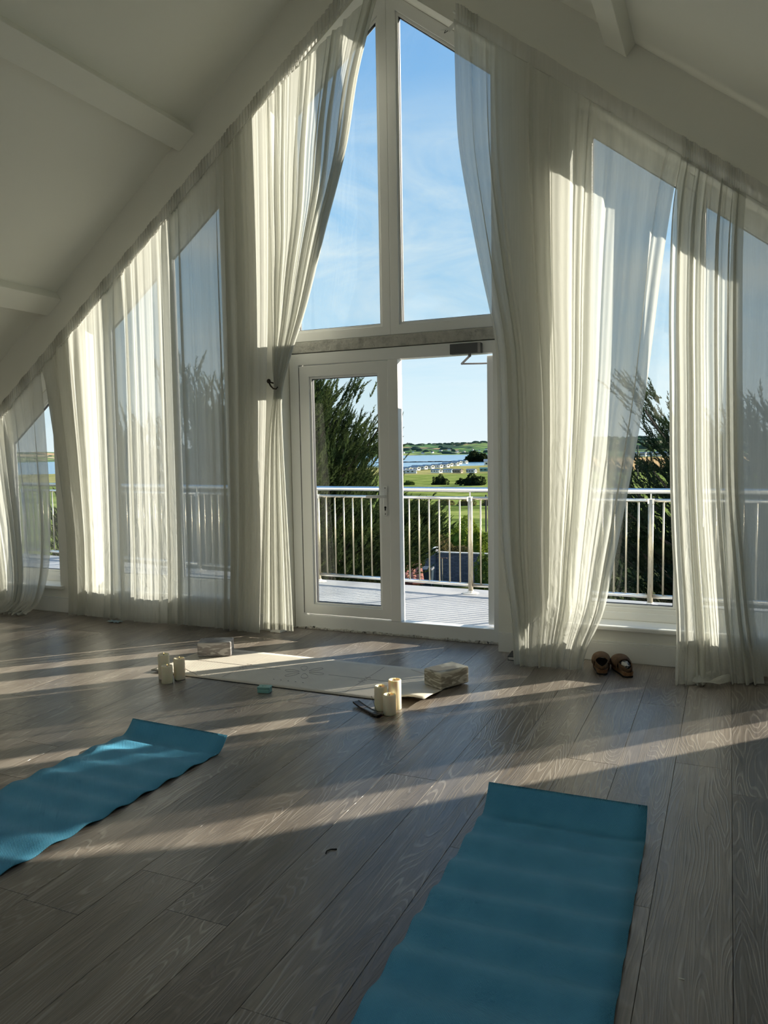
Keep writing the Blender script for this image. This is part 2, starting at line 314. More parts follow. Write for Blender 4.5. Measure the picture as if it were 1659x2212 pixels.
# ------------------------------------------------------------------ mesh helpers
class MB:
    def __init__(s): s.v = []; s.f = []
    def add(s, vs, fs):
        o = len(s.v); s.v += [tuple(p) for p in vs]; s.f += [tuple(i+o for i in f) for f in fs]; return s
    def box(s, x0, x1, y0, y1, z0, z1):
        return s.add([(x0, y0, z0), (x1, y0, z0), (x1, y1, z0), (x0, y1, z0), (x0, y0, z1), (x1, y0, z1), (x1, y1, z1), (x0, y1, z1)],
                     [(0, 3, 2, 1), (4, 5, 6, 7), (0, 1, 5, 4), (1, 2, 6, 5), (2, 3, 7, 6), (3, 0, 4, 7)])
    def prism(s, poly, y0, y1):           # polygon in (x, z), counter-clockwise seen from -y
        n = len(poly)
        return s.add([(x, y0, z) for x, z in poly]+[(x, y1, z) for x, z in poly],
                     [tuple(range(n)), tuple(range(2*n-1, n-1, -1))]+[(i, i+n, (i+1) % n+n, (i+1) % n) for i in range(n)])
    def ring(s, outer, inner, y0, y1):    # frame between two polygons of the same length
        n = len(outer)
        vs = [(x, y0, z) for x, z in outer]+[(x, y0, z) for x, z in inner]+[(x, y1, z) for x, z in outer]+[(x, y1, z) for x, z in inner]
        fs = []
        for i in range(n):
            j = (i+1) % n
            fs += [(i, j, n+j, n+i), (2*n+j, 2*n+i, 3*n+i, 3*n+j), (i, 2*n+i, 2*n+j, j), (n+i, n+j, 3*n+j, 3*n+i)]
        return s.add(vs, fs)
    def tube(s, pts, r, n=10, cap=True):
        pts = [Vector(p) for p in pts]; rs = r if isinstance(r, (list, tuple)) else [r]*len(pts)
        o = len(s.v); a0 = None
        for i, p in enumerate(pts):
            d = (pts[min(i+1, len(pts)-1)]-pts[max(i-1, 0)]).normalized()
            if a0 is None:
                a0 = d.orthogonal().normalized()
            a0 = (a0-d*a0.dot(d)).normalized(); b0 = d.cross(a0)
            for k in range(n):
                t = 2*math.pi*k/n; s.v.append(tuple(p+(a0*math.cos(t)+b0*math.sin(t))*rs[i]))
        for i in range(len(pts)-1):
            for k in range(n):
                s.f.append((o+i*n+k, o+i*n+(k+1) % n, o+(i+1)*n+(k+1) % n, o+(i+1)*n+k))
        if cap:
            s.f.append(tuple(o+k for k in range(n-1, -1, -1))); s.f.append(tuple(o+(len(pts)-1)*n+k for k in range(n)))
        return s
    def lathe(s, prof, c=(0, 0, 0), n=28):
        o = len(s.v)
        for r, z in prof:
            for k in range(n):
                t = 2*math.pi*k/n; s.v.append((c[0]+r*math.cos(t), c[1]+r*math.sin(t), c[2]+z))
        for i in range(len(prof)-1):
            for k in range(n):
                s.f.append((o+i*n+k, o+i*n+(k+1) % n, o+(i+1)*n+(k+1) % n, o+(i+1)*n+k))
        s.f.append(tuple(o+k for k in range(n-1, -1, -1))); s.f.append(tuple(o+(len(prof)-1)*n+k for k in range(n)))
        return s
    def grid(s, P):                       # P[i][j]
        h = len(P); w = len(P[0]); o = len(s.v)
        for row in P: s.v += [tuple(p) for p in row]
        for i in range(h-1):
            for j in range(w-1): s.f.append((o+i*w+j, o+i*w+j+1, o+(i+1)*w+j+1, o+(i+1)*w+j))
        return s
    def mesh(s, name):
        me = bpy.data.meshes.new(name); me.from_pydata(s.v, [], s.f); me.update(); return me
    def build(s, name, m, parent=None, smooth=False, bevel=0, loc=None, rotz=0, seg=2):
        o = bpy.data.objects.new(name, s.mesh(name)); col.objects.link(o)
        o.data.materials.append(MAT[m])
        if smooth: o.data.polygons.foreach_set('use_smooth', [True]*len(o.data.polygons))
        if bevel:
            b = o.modifiers.new('bevel', 'BEVEL'); b.width = bevel; b.segments = seg; b.limit_method = 'ANGLE'; b.angle_limit = R(40)
        if loc is not None: o.location = loc
        if rotz: o.rotation_euler = (0, 0, rotz)
        if parent is not None: o.parent = parent
        return o
def tag(o, label=None, cat=None, group=None, kind=None):
    if label: o['label'] = label
    if cat: o['category'] = cat
    if group: o['group'] = group
    if kind: o['kind'] = kind
    return o
def empty(name, loc=(0, 0, 0), rotz=0):
    o = bpy.data.objects.new(name, None); col.objects.link(o); o.location = loc; o.rotation_euler = (0, 0, rotz); o.empty_display_size = .05
    return o
def part(src, name, parent, loc=None):    # a further object that shares a mesh
    o = bpy.data.objects.new(name, src.data); col.objects.link(o); o.parent = parent
    if loc is not None: o.location = loc
    for md in src.modifiers:
        if md.type == 'BEVEL':
            b = o.modifiers.new('bevel', 'BEVEL'); b.width = md.width; b.segments = md.segments; b.limit_method = 'ANGLE'; b.angle_limit = md.angle_limit
    return o
def np_mesh(name, V, F, m, parent=None, smooth=False):
    V = np.asarray(V, np.float32); F = np.asarray(F, np.int32); k = F.shape[1]
    me = bpy.data.meshes.new(name); me.vertices.add(len(V)); me.vertices.foreach_set('co', V.ravel())
    me.loops.add(F.size); me.loops.foreach_set('vertex_index', F.ravel())
    me.polygons.add(len(F)); me.polygons.foreach_set('loop_start', np.arange(0, F.size, k, dtype=np.int32))
    me.update(calc_edges=True); me.validate()
    o = bpy.data.objects.new(name, me); col.objects.link(o); me.materials.append(MAT[m])
    if smooth: me.polygons.foreach_set('use_smooth', [True]*len(F))
    if parent is not None: o.parent = parent
    return o
def inset(poly, w):
    ws = w if isinstance(w, (list, tuple)) else [w]*len(poly); n = len(poly); out = []
    ln = []
    for i in range(n):
        (x0, z0), (x1, z1) = poly[i], poly[(i+1) % n]; dx, dz = x1-x0, z1-z0; l_ = math.hypot(dx, dz)
        nx, nz = -dz/l_, dx/l_            # inward for counter-clockwise
        ln.append((x0+nx*ws[i], z0+nz*ws[i], dx, dz))
    for i in range(n):
        x0, z0, dx0, dz0 = ln[i-1]; x1, z1, dx1, dz1 = ln[i]
        den = dx0*dz1-dz0*dx1; t = ((x1-x0)*dz1-(z1-z0)*dx1)/den
        out.append((x0+dx0*t, z0+dz0*t))
    return out

# ------------------------------------------------------------------ the room
XR, ZR, SL = -2.2406, 5.0566, .7751      # ridge and roof pitch
def roof(x): return ZR-SL*abs(x-XR)
XL0, XR0, YB = -7.45, 2.97, -9.0         # side walls, back wall
WT = .30                                 # end wall thickness

def gable_wall(name, y0, y1, openings):
    """openings: (x0, x1, zbot, drop below the roof line or None, ztop)"""
    xs = {XL0, XR0, XR}
    for o in openings: xs |= {o[0], o[1]}
    xs = sorted(xs); m = MB()
    for a, b in zip(xs[:-1], xs[1:]):
        mid = (a+b)/2; op = [o for o in openings if o[0]-1e-6 < mid < o[1]+1e-6]
        if not op: m.prism([(a, -.12), (b, -.12), (b, roof(b)+.05), (a, roof(a)+.05)], y0, y1)
        else:
            o = op[0]
            if o[2] > -.12: m.prism([(a, -.12), (b, -.12), (b, o[2]), (a, o[2])], y0, y1)
            ta, tb = (roof(a)-o[3], roof(b)-o[3]) if o[3] is not None else (o[4], o[4])
            m.prism([(a, ta), (b, tb), (b, roof(b)+.05), (a, roof(a)+.05)], y0, y1)
    return tag(m.build(name, 'wall_paint'), kind='structure')
DROP = .50; SILLZ_B = .6
W1 = (-6.15, -5.34); W2 = (-4.93, -3.555); WC = (-3.085, -1.405); W3 = (-.935, .445); W4 = (.85, 1.62)
SILLZ = .235
wall_front = gable_wall('wall_front', 0, WT, [(*W1, SILLZ-.03, DROP, 0), (*W2, SILLZ-.03, DROP, 0), (*WC, -.12, DROP, 0), (*W3, SILLZ-.03, DROP, 0), (*W4, SILLZ-.03, DROP, 0)])
wall_back = gable_wall('wall_back', YB-.3, YB, [(-2.9, -1.6, SILLZ_B, None, 2.0)])  # unseen rear opening, added to let more daylight into the room
hk = roof(XL0)
for nm, x in (('wall_left', XL0-.2), ('wall_right', XR0)):
    tag(MB().box(x, x+.2, YB-.3, WT, -.12, hk+.05).build(nm, 'wall_paint'), kind='structure')
# ceiling: two slopes with the purlins as parts
ceil = MB()
def slope_pt(sg, t): return (XR+sg*t, ZR-SL*t)          # t: plan distance from the ridge
SPAN = XR0+.3-XR
def slope_slab(sg, t0, t1, y0, y1):
    (xa, za), (xb, zb_) = slope_pt(sg, t0), slope_pt(sg, t1)
    p = [(xb, zb_), (xa, za), (xa, za+.22), (xb, zb_+.22)]
    if sg > 0: p = [p[1], p[0], p[3], p[2]]
    ceil.prism(p, y0, y1)
LY = [(-8.35, -6.95), (-6.55, -5.15)]; LT = (1.85, 3.35)  # unseen rooflights behind the camera, added to brighten the room
for sg in (-1, 1):
    slope_slab(sg, 0, LT[0], YB-.3, WT+.02); slope_slab(sg, LT[1], SPAN, YB-.3, WT+.02)
    ys = [YB-.3]+[q for r_ in LY for q in r_]+[WT+.02]
    for a_, b_ in zip(ys[0::2], ys[1::2]): slope_slab(sg, LT[0], LT[1], a_, b_)
ceiling = tag(ceil.build('ceiling', 'ceiling_paint'), kind='structure')
un = (math.cos(math.atan(SL)), math.sin(math.atan(SL)))   # up the left slope (x, z)
def beam(x_mid, w, d, side):
    z = roof(x_mid); sx = 1 if side == 'l' else -1
    ax = (sx*un[0], un[1]); nx = (sx*un[1], -un[0])        # along the slope, and out of the ceiling
    p = [(x_mid+ax[0]*a+nx[0]*b, z+ax[1]*a+nx[1]*b) for a, b in ((-w/2, d), (w/2, d), (w/2, -.05), (-w/2, -.05))]
    if sx < 0: p = p[::-1]
    MB().prism(p, YB, 0).build('beam', 'ceiling_paint', ceiling, bevel=.004)
beam(-3.875, .185, .078, 'l'); beam(-5.305, .20, .085, 'l'); beam(-.615, .16, .085, 'r'); beam(.82, .18, .085, 'r')
# frames and glass of the added rooflights, unseen in both slopes
wn = 7
for sg in (-1, 1):
    for (ya, yb) in LY:
        m = MB()
        def bar(t0, t1, y0, y1, lift0=.10, lift1=.17):
            (xa, za), (xb, zb_) = slope_pt(sg, t0), slope_pt(sg, t1)
            p = [(xb, zb_+lift0), (xa, za+lift0), (xa, za+lift1), (xb, zb_+lift1)]
            if sg > 0: p = [p[1], p[0], p[3], p[2]]
            return p, y0, y1
        for q in (bar(LT[0], LT[0]+.07, ya, yb), bar(LT[1]-.07, LT[1], ya, yb), bar(LT[0], LT[1], ya, ya+.06), bar(LT[0], LT[1], yb-.06, yb)): m.prism(*q)
        rl = tag(m.build('window_%d' % wn, 'upvc'), kind='structure'); wn += 1
        MB().prism(*bar(LT[0]+.06, LT[1]-.06, ya+.05, yb-.05, .13, .135)).build('pane', 'glass', rl)
# verge boards outside the gable
for nm, sg in (('trim_1', -1), ('trim_2', 1)):
    xe = XL0-.5 if sg < 0 else XR0+.5
    p = [(xe, roof(xe)-.33), (XR, ZR-.33), (XR, ZR+.32), (xe, roof(xe)+.32)]
    if sg > 0: p = [p[1], p[0], p[3], p[2]]
    tag(MB().prism(p, WT, WT+.10).build(nm, 'gloss_white'), kind='structure')
# baseboard pieces along the end wall
bb = [(XL0, WC[0]-.0), (WC[1], XR0)]
for i, (a, b) in enumerate(bb):
    m = MB().box(a, b, -.016, 0, 0, .118); m.box(a, b, -.011, 0, .118, .132)
    tag(m.build('baseboard_front_%d' % (i+1), 'gloss_white', bevel=.003), kind='structure')
for nm, x in (('baseboard_left', XL0), ('baseboard_right', XR0-.016)):
    tag(MB().box(x, x+.016, YB, 0, 0, .13).build(nm, 'gloss_white'), kind='structure')

tag(MB().box(-3.175, WC[0]-.002, -.055, -.017, 0, .075).build('trim_4', 'gloss_white', bevel=.004), kind='structure')
# floor: subfloor slab and every plank its own piece
floor = tag(MB().box(XL0, XR0, YB, WT, -.12, -.0125).build('floor', 'subfloor'), kind='structure')
PW, PL, PX = .2225, 1.945, .030
joints = {0: -1.811, -1: -1.565, -2: -.788, -4: -2.61, -5: -1.603, -6: -2.118, -7: -1.337, -8: -3.13, -9: -1.46, -11: -1.92, -12: -1.312,
          -13: -2.742, -14: -2.413, -16: -2.151, -17: -1.906, -18: -.757, -20: -1.141}
plank_cache = {}
def plank_mesh(ln):
    k = round(ln, 3)
    if k not in plank_cache:
        g = .0005; m = MB().box(-PW/2+g, PW/2-g, -ln/2+g, ln/2-g, -.0125, 0)
        me = m.mesh('plank'); me.materials.append(MAT['plank_wood']); plank_cache[k] = me
    return plank_cache[k]
rnd = random.Random(3)
k0, k1 = math.floor((XL0-PX)/PW)+1, math.floor((XR0-PX)/PW)-1
for k in range(k0, k1+1):
    x = PX+(k+.5)*PW
    if x < -6.4 or x > 1.6: continue
    j = joints.get(k, -rnd.random()*PL)
    ytop = .175 if WC[0] < x < WC[1] else -.001
    y = j
    while y+PL < ytop: y += PL
    cuts = [ytop]
    while y > -4.75: cuts.append(y); y -= PL
    cuts.append(y)
    for a, b in zip(cuts[:-1], cuts[1:]):
        if a-b < .03: continue
        o = bpy.data.objects.new('plank', plank_mesh(a-b)); col.objects.link(o); o.location = (x, (a+b)/2, 0); o.parent = floor
        bv = o.modifiers.new('bevel', 'BEVEL'); bv.width = .0009; bv.segments = 1
# the boards behind the camera and along the eaves, out of view, joined
m = MB()
for k in range(k0-1, k1+2):
    x = PX+(k+.5)*PW; a, b = max(x-PW/2+.0014, XL0), min(x+PW/2-.0014, XR0)
    if b-a < .02: continue
    m.box(a, b, YB, (-4.76-PL) if -6.4 <= x <= 1.6 else -.001, -.0125, 0)
tag(m.build('floor_boards', 'plank_wood', floor), kind='stuff')

# ------------------------------------------------------------------ windows and door
YF0, YF1 = .18, .245
def glazed(name, poly, fw, mull=None, sill=None, bead=.018):
    """white plastic frame around a polygon, with a pane per light"""
    inn = inset(poly, fw); f = MB().ring(poly, inn, YF0, YF1)
    lights = []
    if mull is not None:
        x = mull; w = .062
        def ztop(q): return [roof(q)-DROP-fw*math.hypot(1, SL)]
        zb = inn[0][1]
        f.prism([(x-w, zb), (x+w, zb), (x+w, ztop(x+w)[0]+.02), (x-w, ztop(x-w)[0]+.02)], YF0, YF1)
        if len(poly) == 4:
            (a, z0), (b, z1), (b2, z2), (a2, z3) = inn
            t = lambda q: z3+(z2-z3)*(q-a2)/(b2-a2)
            lights = [[(a, z0), (x-w, z0), (x-w, t(x-w)), (a, z3)], [(x+w, z0), (b, z1), (b, z2), (x+w, t(x+w))]]
    else: lights = [inn]
    root = tag(f.build(name, 'upvc', bevel=.004), kind='structure')
    for lt in lights:
        i2 = inset(lt, bead); MB().ring(lt, i2, YF0+.012, YF1-.012).build('glazing_bead', 'upvc', root, bevel=.003)
        i3 = inset(lt, bead*.6); i4 = inset(lt, bead+.004)
        MB().ring(i3, i4, YF0+.022, YF1-.022).build('gasket', 'gasket', root)
        MB().prism(inset(lt, bead*.8), YF0+.031, YF0+.035).build('pane', 'glass', root)
    if sill:
        m = MB().box(sill[0]-.05, sill[1]+.05, -.045, 0, SILLZ-.03, SILLZ); m.box(sill[0], sill[1], 0, WT, SILLZ-.03, SILLZ)
        m.build('window_sill', 'gloss_white', root, bevel=.008)
        MB().box(sill[0], sill[1], YF0-.018, YF0, SILLZ, SILLZ+.052).build('sill_upstand', 'upvc', root, bevel=.003)
    return root
def slope_poly(a, b, zb): return [(a, zb), (b, zb), (b, roof(b)-DROP), (a, roof(a)-DROP)]
for i, (w, mu_) in enumerate(((W1, None), (W2, -4.245), (W3, -.236), (W4, None))):
    glazed('window_%d' % (i+1), slope_poly(w[0]+.004, w[1]-.004, SILLZ), .082, mu_, w)
# gable lights over the door
ZU = 2.19
glazed('window_5', [(WC[0]+.004, ZU), (XR, ZU), (XR, ZR-DROP), (WC[0]+.004, roof(WC[0])-DROP)], [.068, .068, .080, .068])
glazed('window_6', [(XR, ZU), (WC[1]-.004, ZU), (WC[1]-.004, roof(WC[1])-DROP), (XR, ZR-DROP)], [.068, .068, .080, .068])
lin = MB().box(WC[0]+.002, WC[1]-.002, .165, .28, 2.105, ZU-.004).build('trim_3', 'lintel', bevel=.004); tag(lin, kind='structure')
# door frame
dx0, dx1 = WC[0]+.004, WC[1]-.004
f = MB()
f.ring([(dx0, .0), (dx1, .0), (dx1, 2.10), (dx0, 2.10)], [(dx0+.078, .105), (dx1-.078, .105), (dx1-.078, 2.015), (dx0+.078, 2.015)], .17, .25)
f.box(-2.265, -2.186, .165, .25, .105, 2.015)
door = tag(f.build('door_1', 'upvc', bevel=.004), kind='structure')
cm = MB()
for i in range(90):
    w = (dx1-dx0-.02)/90; x = dx0+.01+w*i
    cm.box(x, x+w*1.02, .146+random.random()*.010, .172, 0, .006+.006*math.sin(i*.21)**2+random.random()*.009)
cm.build('sealant_bead', 'caulk', door, bevel=.004)
def leaf(root_loc, rotz, w, hinge_right):
    """a glazed door leaf hung from its frame; local x from 0 to w"""
    z0, z1 = .115, 2.008
    lf = MB().ring([(0, z0), (w, z0), (w, z1), (0, z1)], [(.085, z0+.075), (w-.075, z0+.075), (w-.075, z1-.082), (.085, z1-.082)], 0, .065)
    o = lf.build('door_leaf', 'upvc', door, bevel=.004); o.location = root_loc; o.rotation_euler = (0, 0, rotz)
    q = [(.085, z0+.075), (w-.075, z0+.075), (w-.075, z1-.082), (.085, z1-.082)]
    MB().ring(q, inset(q, .016), .012, .052).build('glazing_bead', 'upvc', o, bevel=.003)
    MB().ring(inset(q, .010), inset(q, .020), .02, .046).build('gasket', 'gasket', o)
    MB().prism(inset(q, .012), .030, .034).build('pane', 'glass', o)
    return o
lf = leaf((-3.000, .175, 0), 0, .735, False)
hp = MB(); hx = .703
hp.box(hx-.016, hx+.016, -.012, 0, .885, 1.105); pl = hp.build('handle_plate', 'upvc', lf, bevel=.011, seg=4)
lv = MB(); lv.tube([(hx, -.008, 1.03), (hx, -.045, 1.03), (hx-.012, -.055, 1.03), (hx-.13, -.055, 1.028)], .0105, 12); lv.build('door_handle', 'upvc', lf, smooth=True)
kh = MB(); kh.tube([(hx, -.0135, .948), (hx, -.0121, .948)], .0085, 12); kh.box(hx-.005, hx+.005, -.0135, -.0121, .925, .948); kh.build('keyhole', 'black', lf)
for z in (.90, 1.09): MB().tube([(hx, -.0135, z), (hx, -.0121, z)], .004, 10).build('screw', 'black', lf)
MB().box(-.004, .0, .0, .004, .12, 2.0).build('gasket', 'gasket', lf)
# the right-hand leaf stands open, swung outwards
lf2 = leaf((dx1-.080, .255, 0), R(84), .68, True)
# door closer on the head of the frame
dc = empty('door_closer', (-1.66, .155, 2.05)); tag(dc, 'dark grey box door closer with jointed arm at top of open doorway', 'door closer')
MB().box(-.115, .105, -.038, .014, -.036, .034).build('closer_body', 'closer', dc, bevel=.004)
MB().box(.085, .104, -.0385, -.036, -.034, .032).build('end_cap', 'closer_arm', dc)
MB().tube([(.02, -.012, -.036), (.02, -.012, -.056)], .011, 12).build('spindle', 'closer_arm', dc)
MB().tube([(.02, -.012, -.052), (-.075, .105, -.088)], .008, 8).build('arm', 'closer_arm', dc)
MB().tube([(-.075, .105, -.088), (.05, .16, -.088), (.175, .19, -.088)], .006, 8).build('forearm', 'closer_arm', dc)

# ------------------------------------------------------------------ sheer curtains
def crom(a, t):
    """Catmull-Rom through rows a at parameter t in 0..len-1"""
    n = len(a); i = min(int(t), n-2); u = t-i
    p0, p1, p2, p3 = a[max(i-1, 0)], a[i], a[i+1], a[min(i+2, n-1)]
    return [.5*((2*q1)+(-q0+q2)*u+(2*q0-5*q1+4*q2-q3)*u*u+(-q0+3*q1-3*q2+q3)*u**3) for q0, q1, q2, q3 in zip(p0, p1, p2, p3)]
def sm(x): x = max(0, min(1, x)); return x*x*(3-2*x)
def curtain(label, rows, nfold, seed, nu, nv, warp=None, puddle=None, sub=.45, hem=True):
    """rows: (x_left, z_left, x_right, z_right, y, fold depth) from the rod to the hem"""
    rg = random.Random(seed); ph = [rg.uniform(0, 6.28) for _ in range(8)]
    P = []
    for i in range(nv+1):
        v = i/nv; xl, zl, xr, zr, y, am = crom(rows, v*(len(rows)-1)); row = []
        for j in range(nu+1):
            u = j/nu; uu = warp(u, v) if warp else u
            a = 2*math.pi*nfold*u+1.1*math.sin(2*math.pi*u*2.3+ph[0])+.9*math.sin(2*math.pi*u*5.1+ph[1])+.5*v*math.sin(2*math.pi*u*3.2+ph[2])
            g = .55+.45*math.sin(2*math.pi*u*3.7+ph[3]+.8*v)
            fo = math.sin(a)+sub*math.sin(2.0*a+ph[4]+v)+.25*math.sin(3.3*a+ph[5])
            big = .8*math.sin(2*math.pi*u*1.6+ph[6]+.7*v)*sm(v*1.5)
            wv = am*(fo*g*.8+big*.6)
            x = xl+(xr-xl)*uu+am*.55*math.cos(a+.6)*g; z = zl+(zr-zl)*uu
            yy = y-wv
            row.append([x, min(yy, -.052), z])
        P.append(row)
    if puddle: puddle(P)
    root = empty('sheer_curtain', (0, 0, 0)); tag(root, label, 'curtain', 'white sheer curtains along the glazed gable')
    c = MB().grid(P).build('drape', 'sheer', root, smooth=True)
    if hem:
        H = [[[p[0], p[1]-.0015, p[2]] for p in r] for r in P[-4:]]
        MB().grid(H).build('hem', 'sheer', root, smooth=True)
    return root
def heading(root, x0, x1, off, y, h, step, amp, seed, jit=.004):
    """ruffled heading tape that runs along the sloping rod"""
    rg = random.Random(seed); n = max(8, int(abs(x1-x0)/step)*6); P = [[], [], [], [], []]
    for j in range(n+1):
        t = j/n; x = x0+(x1-x0)*t; a = 2*math.pi*j/6; g = .6+.4*math.sin(j*.11+seed)
        for i, (dz, dy) in enumerate(((.012, .3), (0, 1), (-.33*h, .75), (-.7*h, .8), (-h, 1.1))):
            wob = math.sin(a*.21+seed)*.004
            P[i].append((x+.25*amp*math.cos(a), y-amp*g*dy*math.sin(a+i*.25)-.004, roof(x)-off+dz+wob*(1 if i == 0 else .4)))
    MB().grid(P).build('heading_tape', 'sheer_tape', root, smooth=True)
    Q = []
    for dz in (-.45*h, -.45*h):  # gathering cord
        Q.append(dz)
    MB().tube([(x0+(x1-x0)*t/24, y-amp*1.15-.004, roof(x0+(x1-x0)*t/24)-off-h*.96) for t in range(25)], .0022, 6).build('gathering_cord', 'sheer_tape', root)
OFFL, OFFR = .455, .405
rL = lambda x, d=.0: roof(x)-OFFL-.10-d
rR = lambda x, d=.0: roof(x)-OFFR-.10-d

# A: the curtain at the far left, hem kicked out over the floor
def pudA(P):
    for i, r in enumerate(P):
        for j, p in enumerate(r):
            if p[2] < .10:
                p[1] -= (.10-p[2])*(.9+.5*math.sin(j*.35)); p[2] = max(.006+.012*(1+math.sin(j*.6+i)), p[2])
A = curtain('white sheer curtain at the far left with hem trailing on the boards',
    [(-6.95, rL(-6.95), -5.36, rL(-5.36), -.10, .018), (-6.85, .95, -5.36, 1.75, -.10, .035), (-6.7, .85, -5.35, 1.25, -.105, .04), (-6.55, .6, -5.345, .85, -.11, .04),
     (-6.4, .3, -5.37, .45, -.12, .035), (-6.3, .12, -5.42, .20, -.14, .03), (-6.25, .01, -5.50, .005, -.17, .025)], 15, 11, 260, 80, puddle=pudA)
heading(A, -6.95, -5.36, OFFL, -.088, .118, .024, .018, 1)
# B: the wide curtain over the left-hand window
def warpB(u, v):
    return u+.008*math.sin(u*19)*v-.100*max(0, 1-u/.15)**1.6*(1-sm(v/.62))-.055*max(0, (u-.80)/.20)**1.5*sm(v*1.2)
B = curtain('wide white sheer curtain hanging straight over the left window',
    [(-5.13, rL(-5.13), -3.05, rL(-3.05), -.10, .016), (-5.13, 2.0, -3.05, 3.0, -.10, .030), (-5.13, 1.5, -3.05, 2.2, -.10, .034), (-5.13, .95, -3.06, 1.4, -.10, .034),
     (-5.13, .55, -3.07, .8, -.10, .036), (-5.13, .22, -3.09, .3, -.105, .036), (-5.14, .012, -3.10, .008, -.115, .034)], 21, 23, 520, 100, warp=warpB)
heading(B, -5.36, -3.06, OFFL, -.088, .118, .026, .019, 2)
# C: the curtain held back by the hook
Ctop = [(-3.06, rL(-3.06), -2.205, rL(-2.205), -.10, .016)]
Cc = curtain('white sheer curtain swept left and held by the tieback hook',
    [(-3.06, rL(-3.06), -2.16, rL(-2.16)-.02, -.10, .018), (-3.055, 3.15, -2.33, 3.92, -.105, .036), (-3.05, 2.75, -2.43, 3.45, -.105, .036), (-3.05, 2.45, -2.60, 2.93, -.11, .034), (-3.05, 2.2, -2.76, 2.42, -.11, .026),
     (-3.055, 2.0, -2.905, 2.05, -.11, .018), (-3.055, 1.80, -2.985, 1.80, -.105, .012), (-3.10, 1.5, -2.98, 1.5, -.12, .014), (-3.13, 1.1, -2.96, 1.1, -.13, .016),
     (-3.155, .65, -2.94, .65, -.135, .02), (-3.17, .3, -2.925, .3, -.14, .022), (-3.18, .05, -2.915, .05, -.145, .022)], 13, 37, 260, 120)
heading(Cc, -3.06, -2.24, OFFL, -.088, .118, .030, .019, 3)
# D: the curtain right of the open door, drawn to a point at the hem
def warpD(u, v):
    k = 1-sm(v/.75)
    uu = (1-k*.75)*u+k*.75*(.10*sm(u/.35)+.9*max(0, (u-.30)/.70)**1.05)
    return uu-.215*max(0, 1-u/.46)**1.1*(1-sm((v-.13)/.29))
def pudD(P):
    for i, r in enumerate(P):
        for j, p in enumerate(r):
            if p[2] < .42: p[1] -= .17*sm((.42-p[2])/.42)*(1-.15*j/len(r))
D = curtain('white sheer curtain right of the open door gathered towards its hem',
    [(-1.41, rR(-1.41), -.285, rR(-.285), -.10, .016), (-1.41, 3.45, -.33, 2.86, -.105, .028), (-1.40, 2.95, -.39, 2.45, -.11, .032), (-1.395, 2.42, -.435, 2.05, -.115, .034), (-1.385, 2.0, -.475, 1.7, -.12, .034),
     (-1.375, 1.6, -.53, 1.35, -.12, .036), (-1.375, 1.15, -.59, 1.0, -.125, .040), (-1.36, .75, -.65, .66, -.13, .042), (-1.315, .42, -.71, .34, -.135, .040), (-1.25, .15, -.79, .12, -.14, .034), (-1.225, .006, -.805, .006, -.15, .028)],
    11, 53, 420, 120, warp=warpD, puddle=pudD, sub=.3)
heading(D, -1.645, -1.50, OFFR, -.088, .115, .020, .018, 4); heading(D, -1.50, -.285, OFFR, -.085, .105, .06, .006, 5)
# E: the gathered curtain at the far right
def pudE(P):
    for i, r in enumerate(P):
        for j, p in enumerate(r):
            u = j/len(r)
            if p[2] < .20:
                k = sm((.20-p[2])/.20); p[1] -= k*(.17*(1-u)+.06)*(1+.25*math.sin(u*9))
E_ = curtain('densely gathered white sheer curtain at the far right with puddled hem',
    [(-.285, rR(-.285), .06, rR(.06), -.10, .020), (-.325, 2.72, .05, 2.45, -.105, .032), (-.335, 2.2, .055, 2.0, -.11, .036), (-.325, 1.7, .065, 1.55, -.11, .038), (-.315, 1.2, .08, 1.1, -.115, .040),
     (-.295, .75, .115, .7, -.12, .042), (-.27, .38, .15, .35, -.125, .044), (-.262, .12, .185, .12, -.135, .044), (-.255, .008, .20, .006, -.15, .04)], 10, 71, 280, 110, puddle=pudE)
heading(E_, -.285, .06, OFFR, -.088, .125, .012, .012, 6)
# puddled cloth folded on the floor at the foot of that curtain
P = []
for i in range(15):
    row = []
    for j in range(41):
        u = j/40; t = i/14; x = -.235+.30*u; y = -.24-.16*t*math.sin(math.pi*min(1, u*1.05+.03))**.6
        z = .012+.042*abs(math.sin(u*7.5+t*4.5+.6*math.sin(t*6)))*(1-.75*t)+.012*math.sin(u*3.14)
        row.append((x, y, z))
    P.append(row)
MB().grid(P).build('hem_puddle', 'sheer', E_, smooth=True)
# F: flatter panel that goes on to the right of it, over the rest of the glazing
F_ = curtain('flat sheer panel at the right edge over the window behind the gathered curtain',
    [(.00, rR(.00), .98, rR(.98), -.085, .010), (-.02, 1.95, .97, 1.4, -.085, .014), (-.02, 1.1, .96, .9, -.085, .016), (.0, .5, .955, .45, -.09, .018), (.05, .02, .95, .02, -.10, .02)], 7, 91, 180, 60)
heading(F_, .06, .98, OFFR, -.08, .105, .05, .006, 7)
G_ = curtain('white sheer curtain beyond the right edge, past the narrow gap of sun',
    [(1.20, rR(1.20), 2.3, rR(2.3), -.09, .014), (1.205, 1.2, 2.3, .6, -.095, .028), (1.21, .7, 2.3, .4, -.10, .03), (1.215, .3, 2.3, .2, -.10, .03), (1.22, .02, 2.3, .02, -.11, .03)], 12, 97, 160, 50)
heading(G_, 1.20, 2.3, OFFR, -.08, .105, .03, .01, 8)
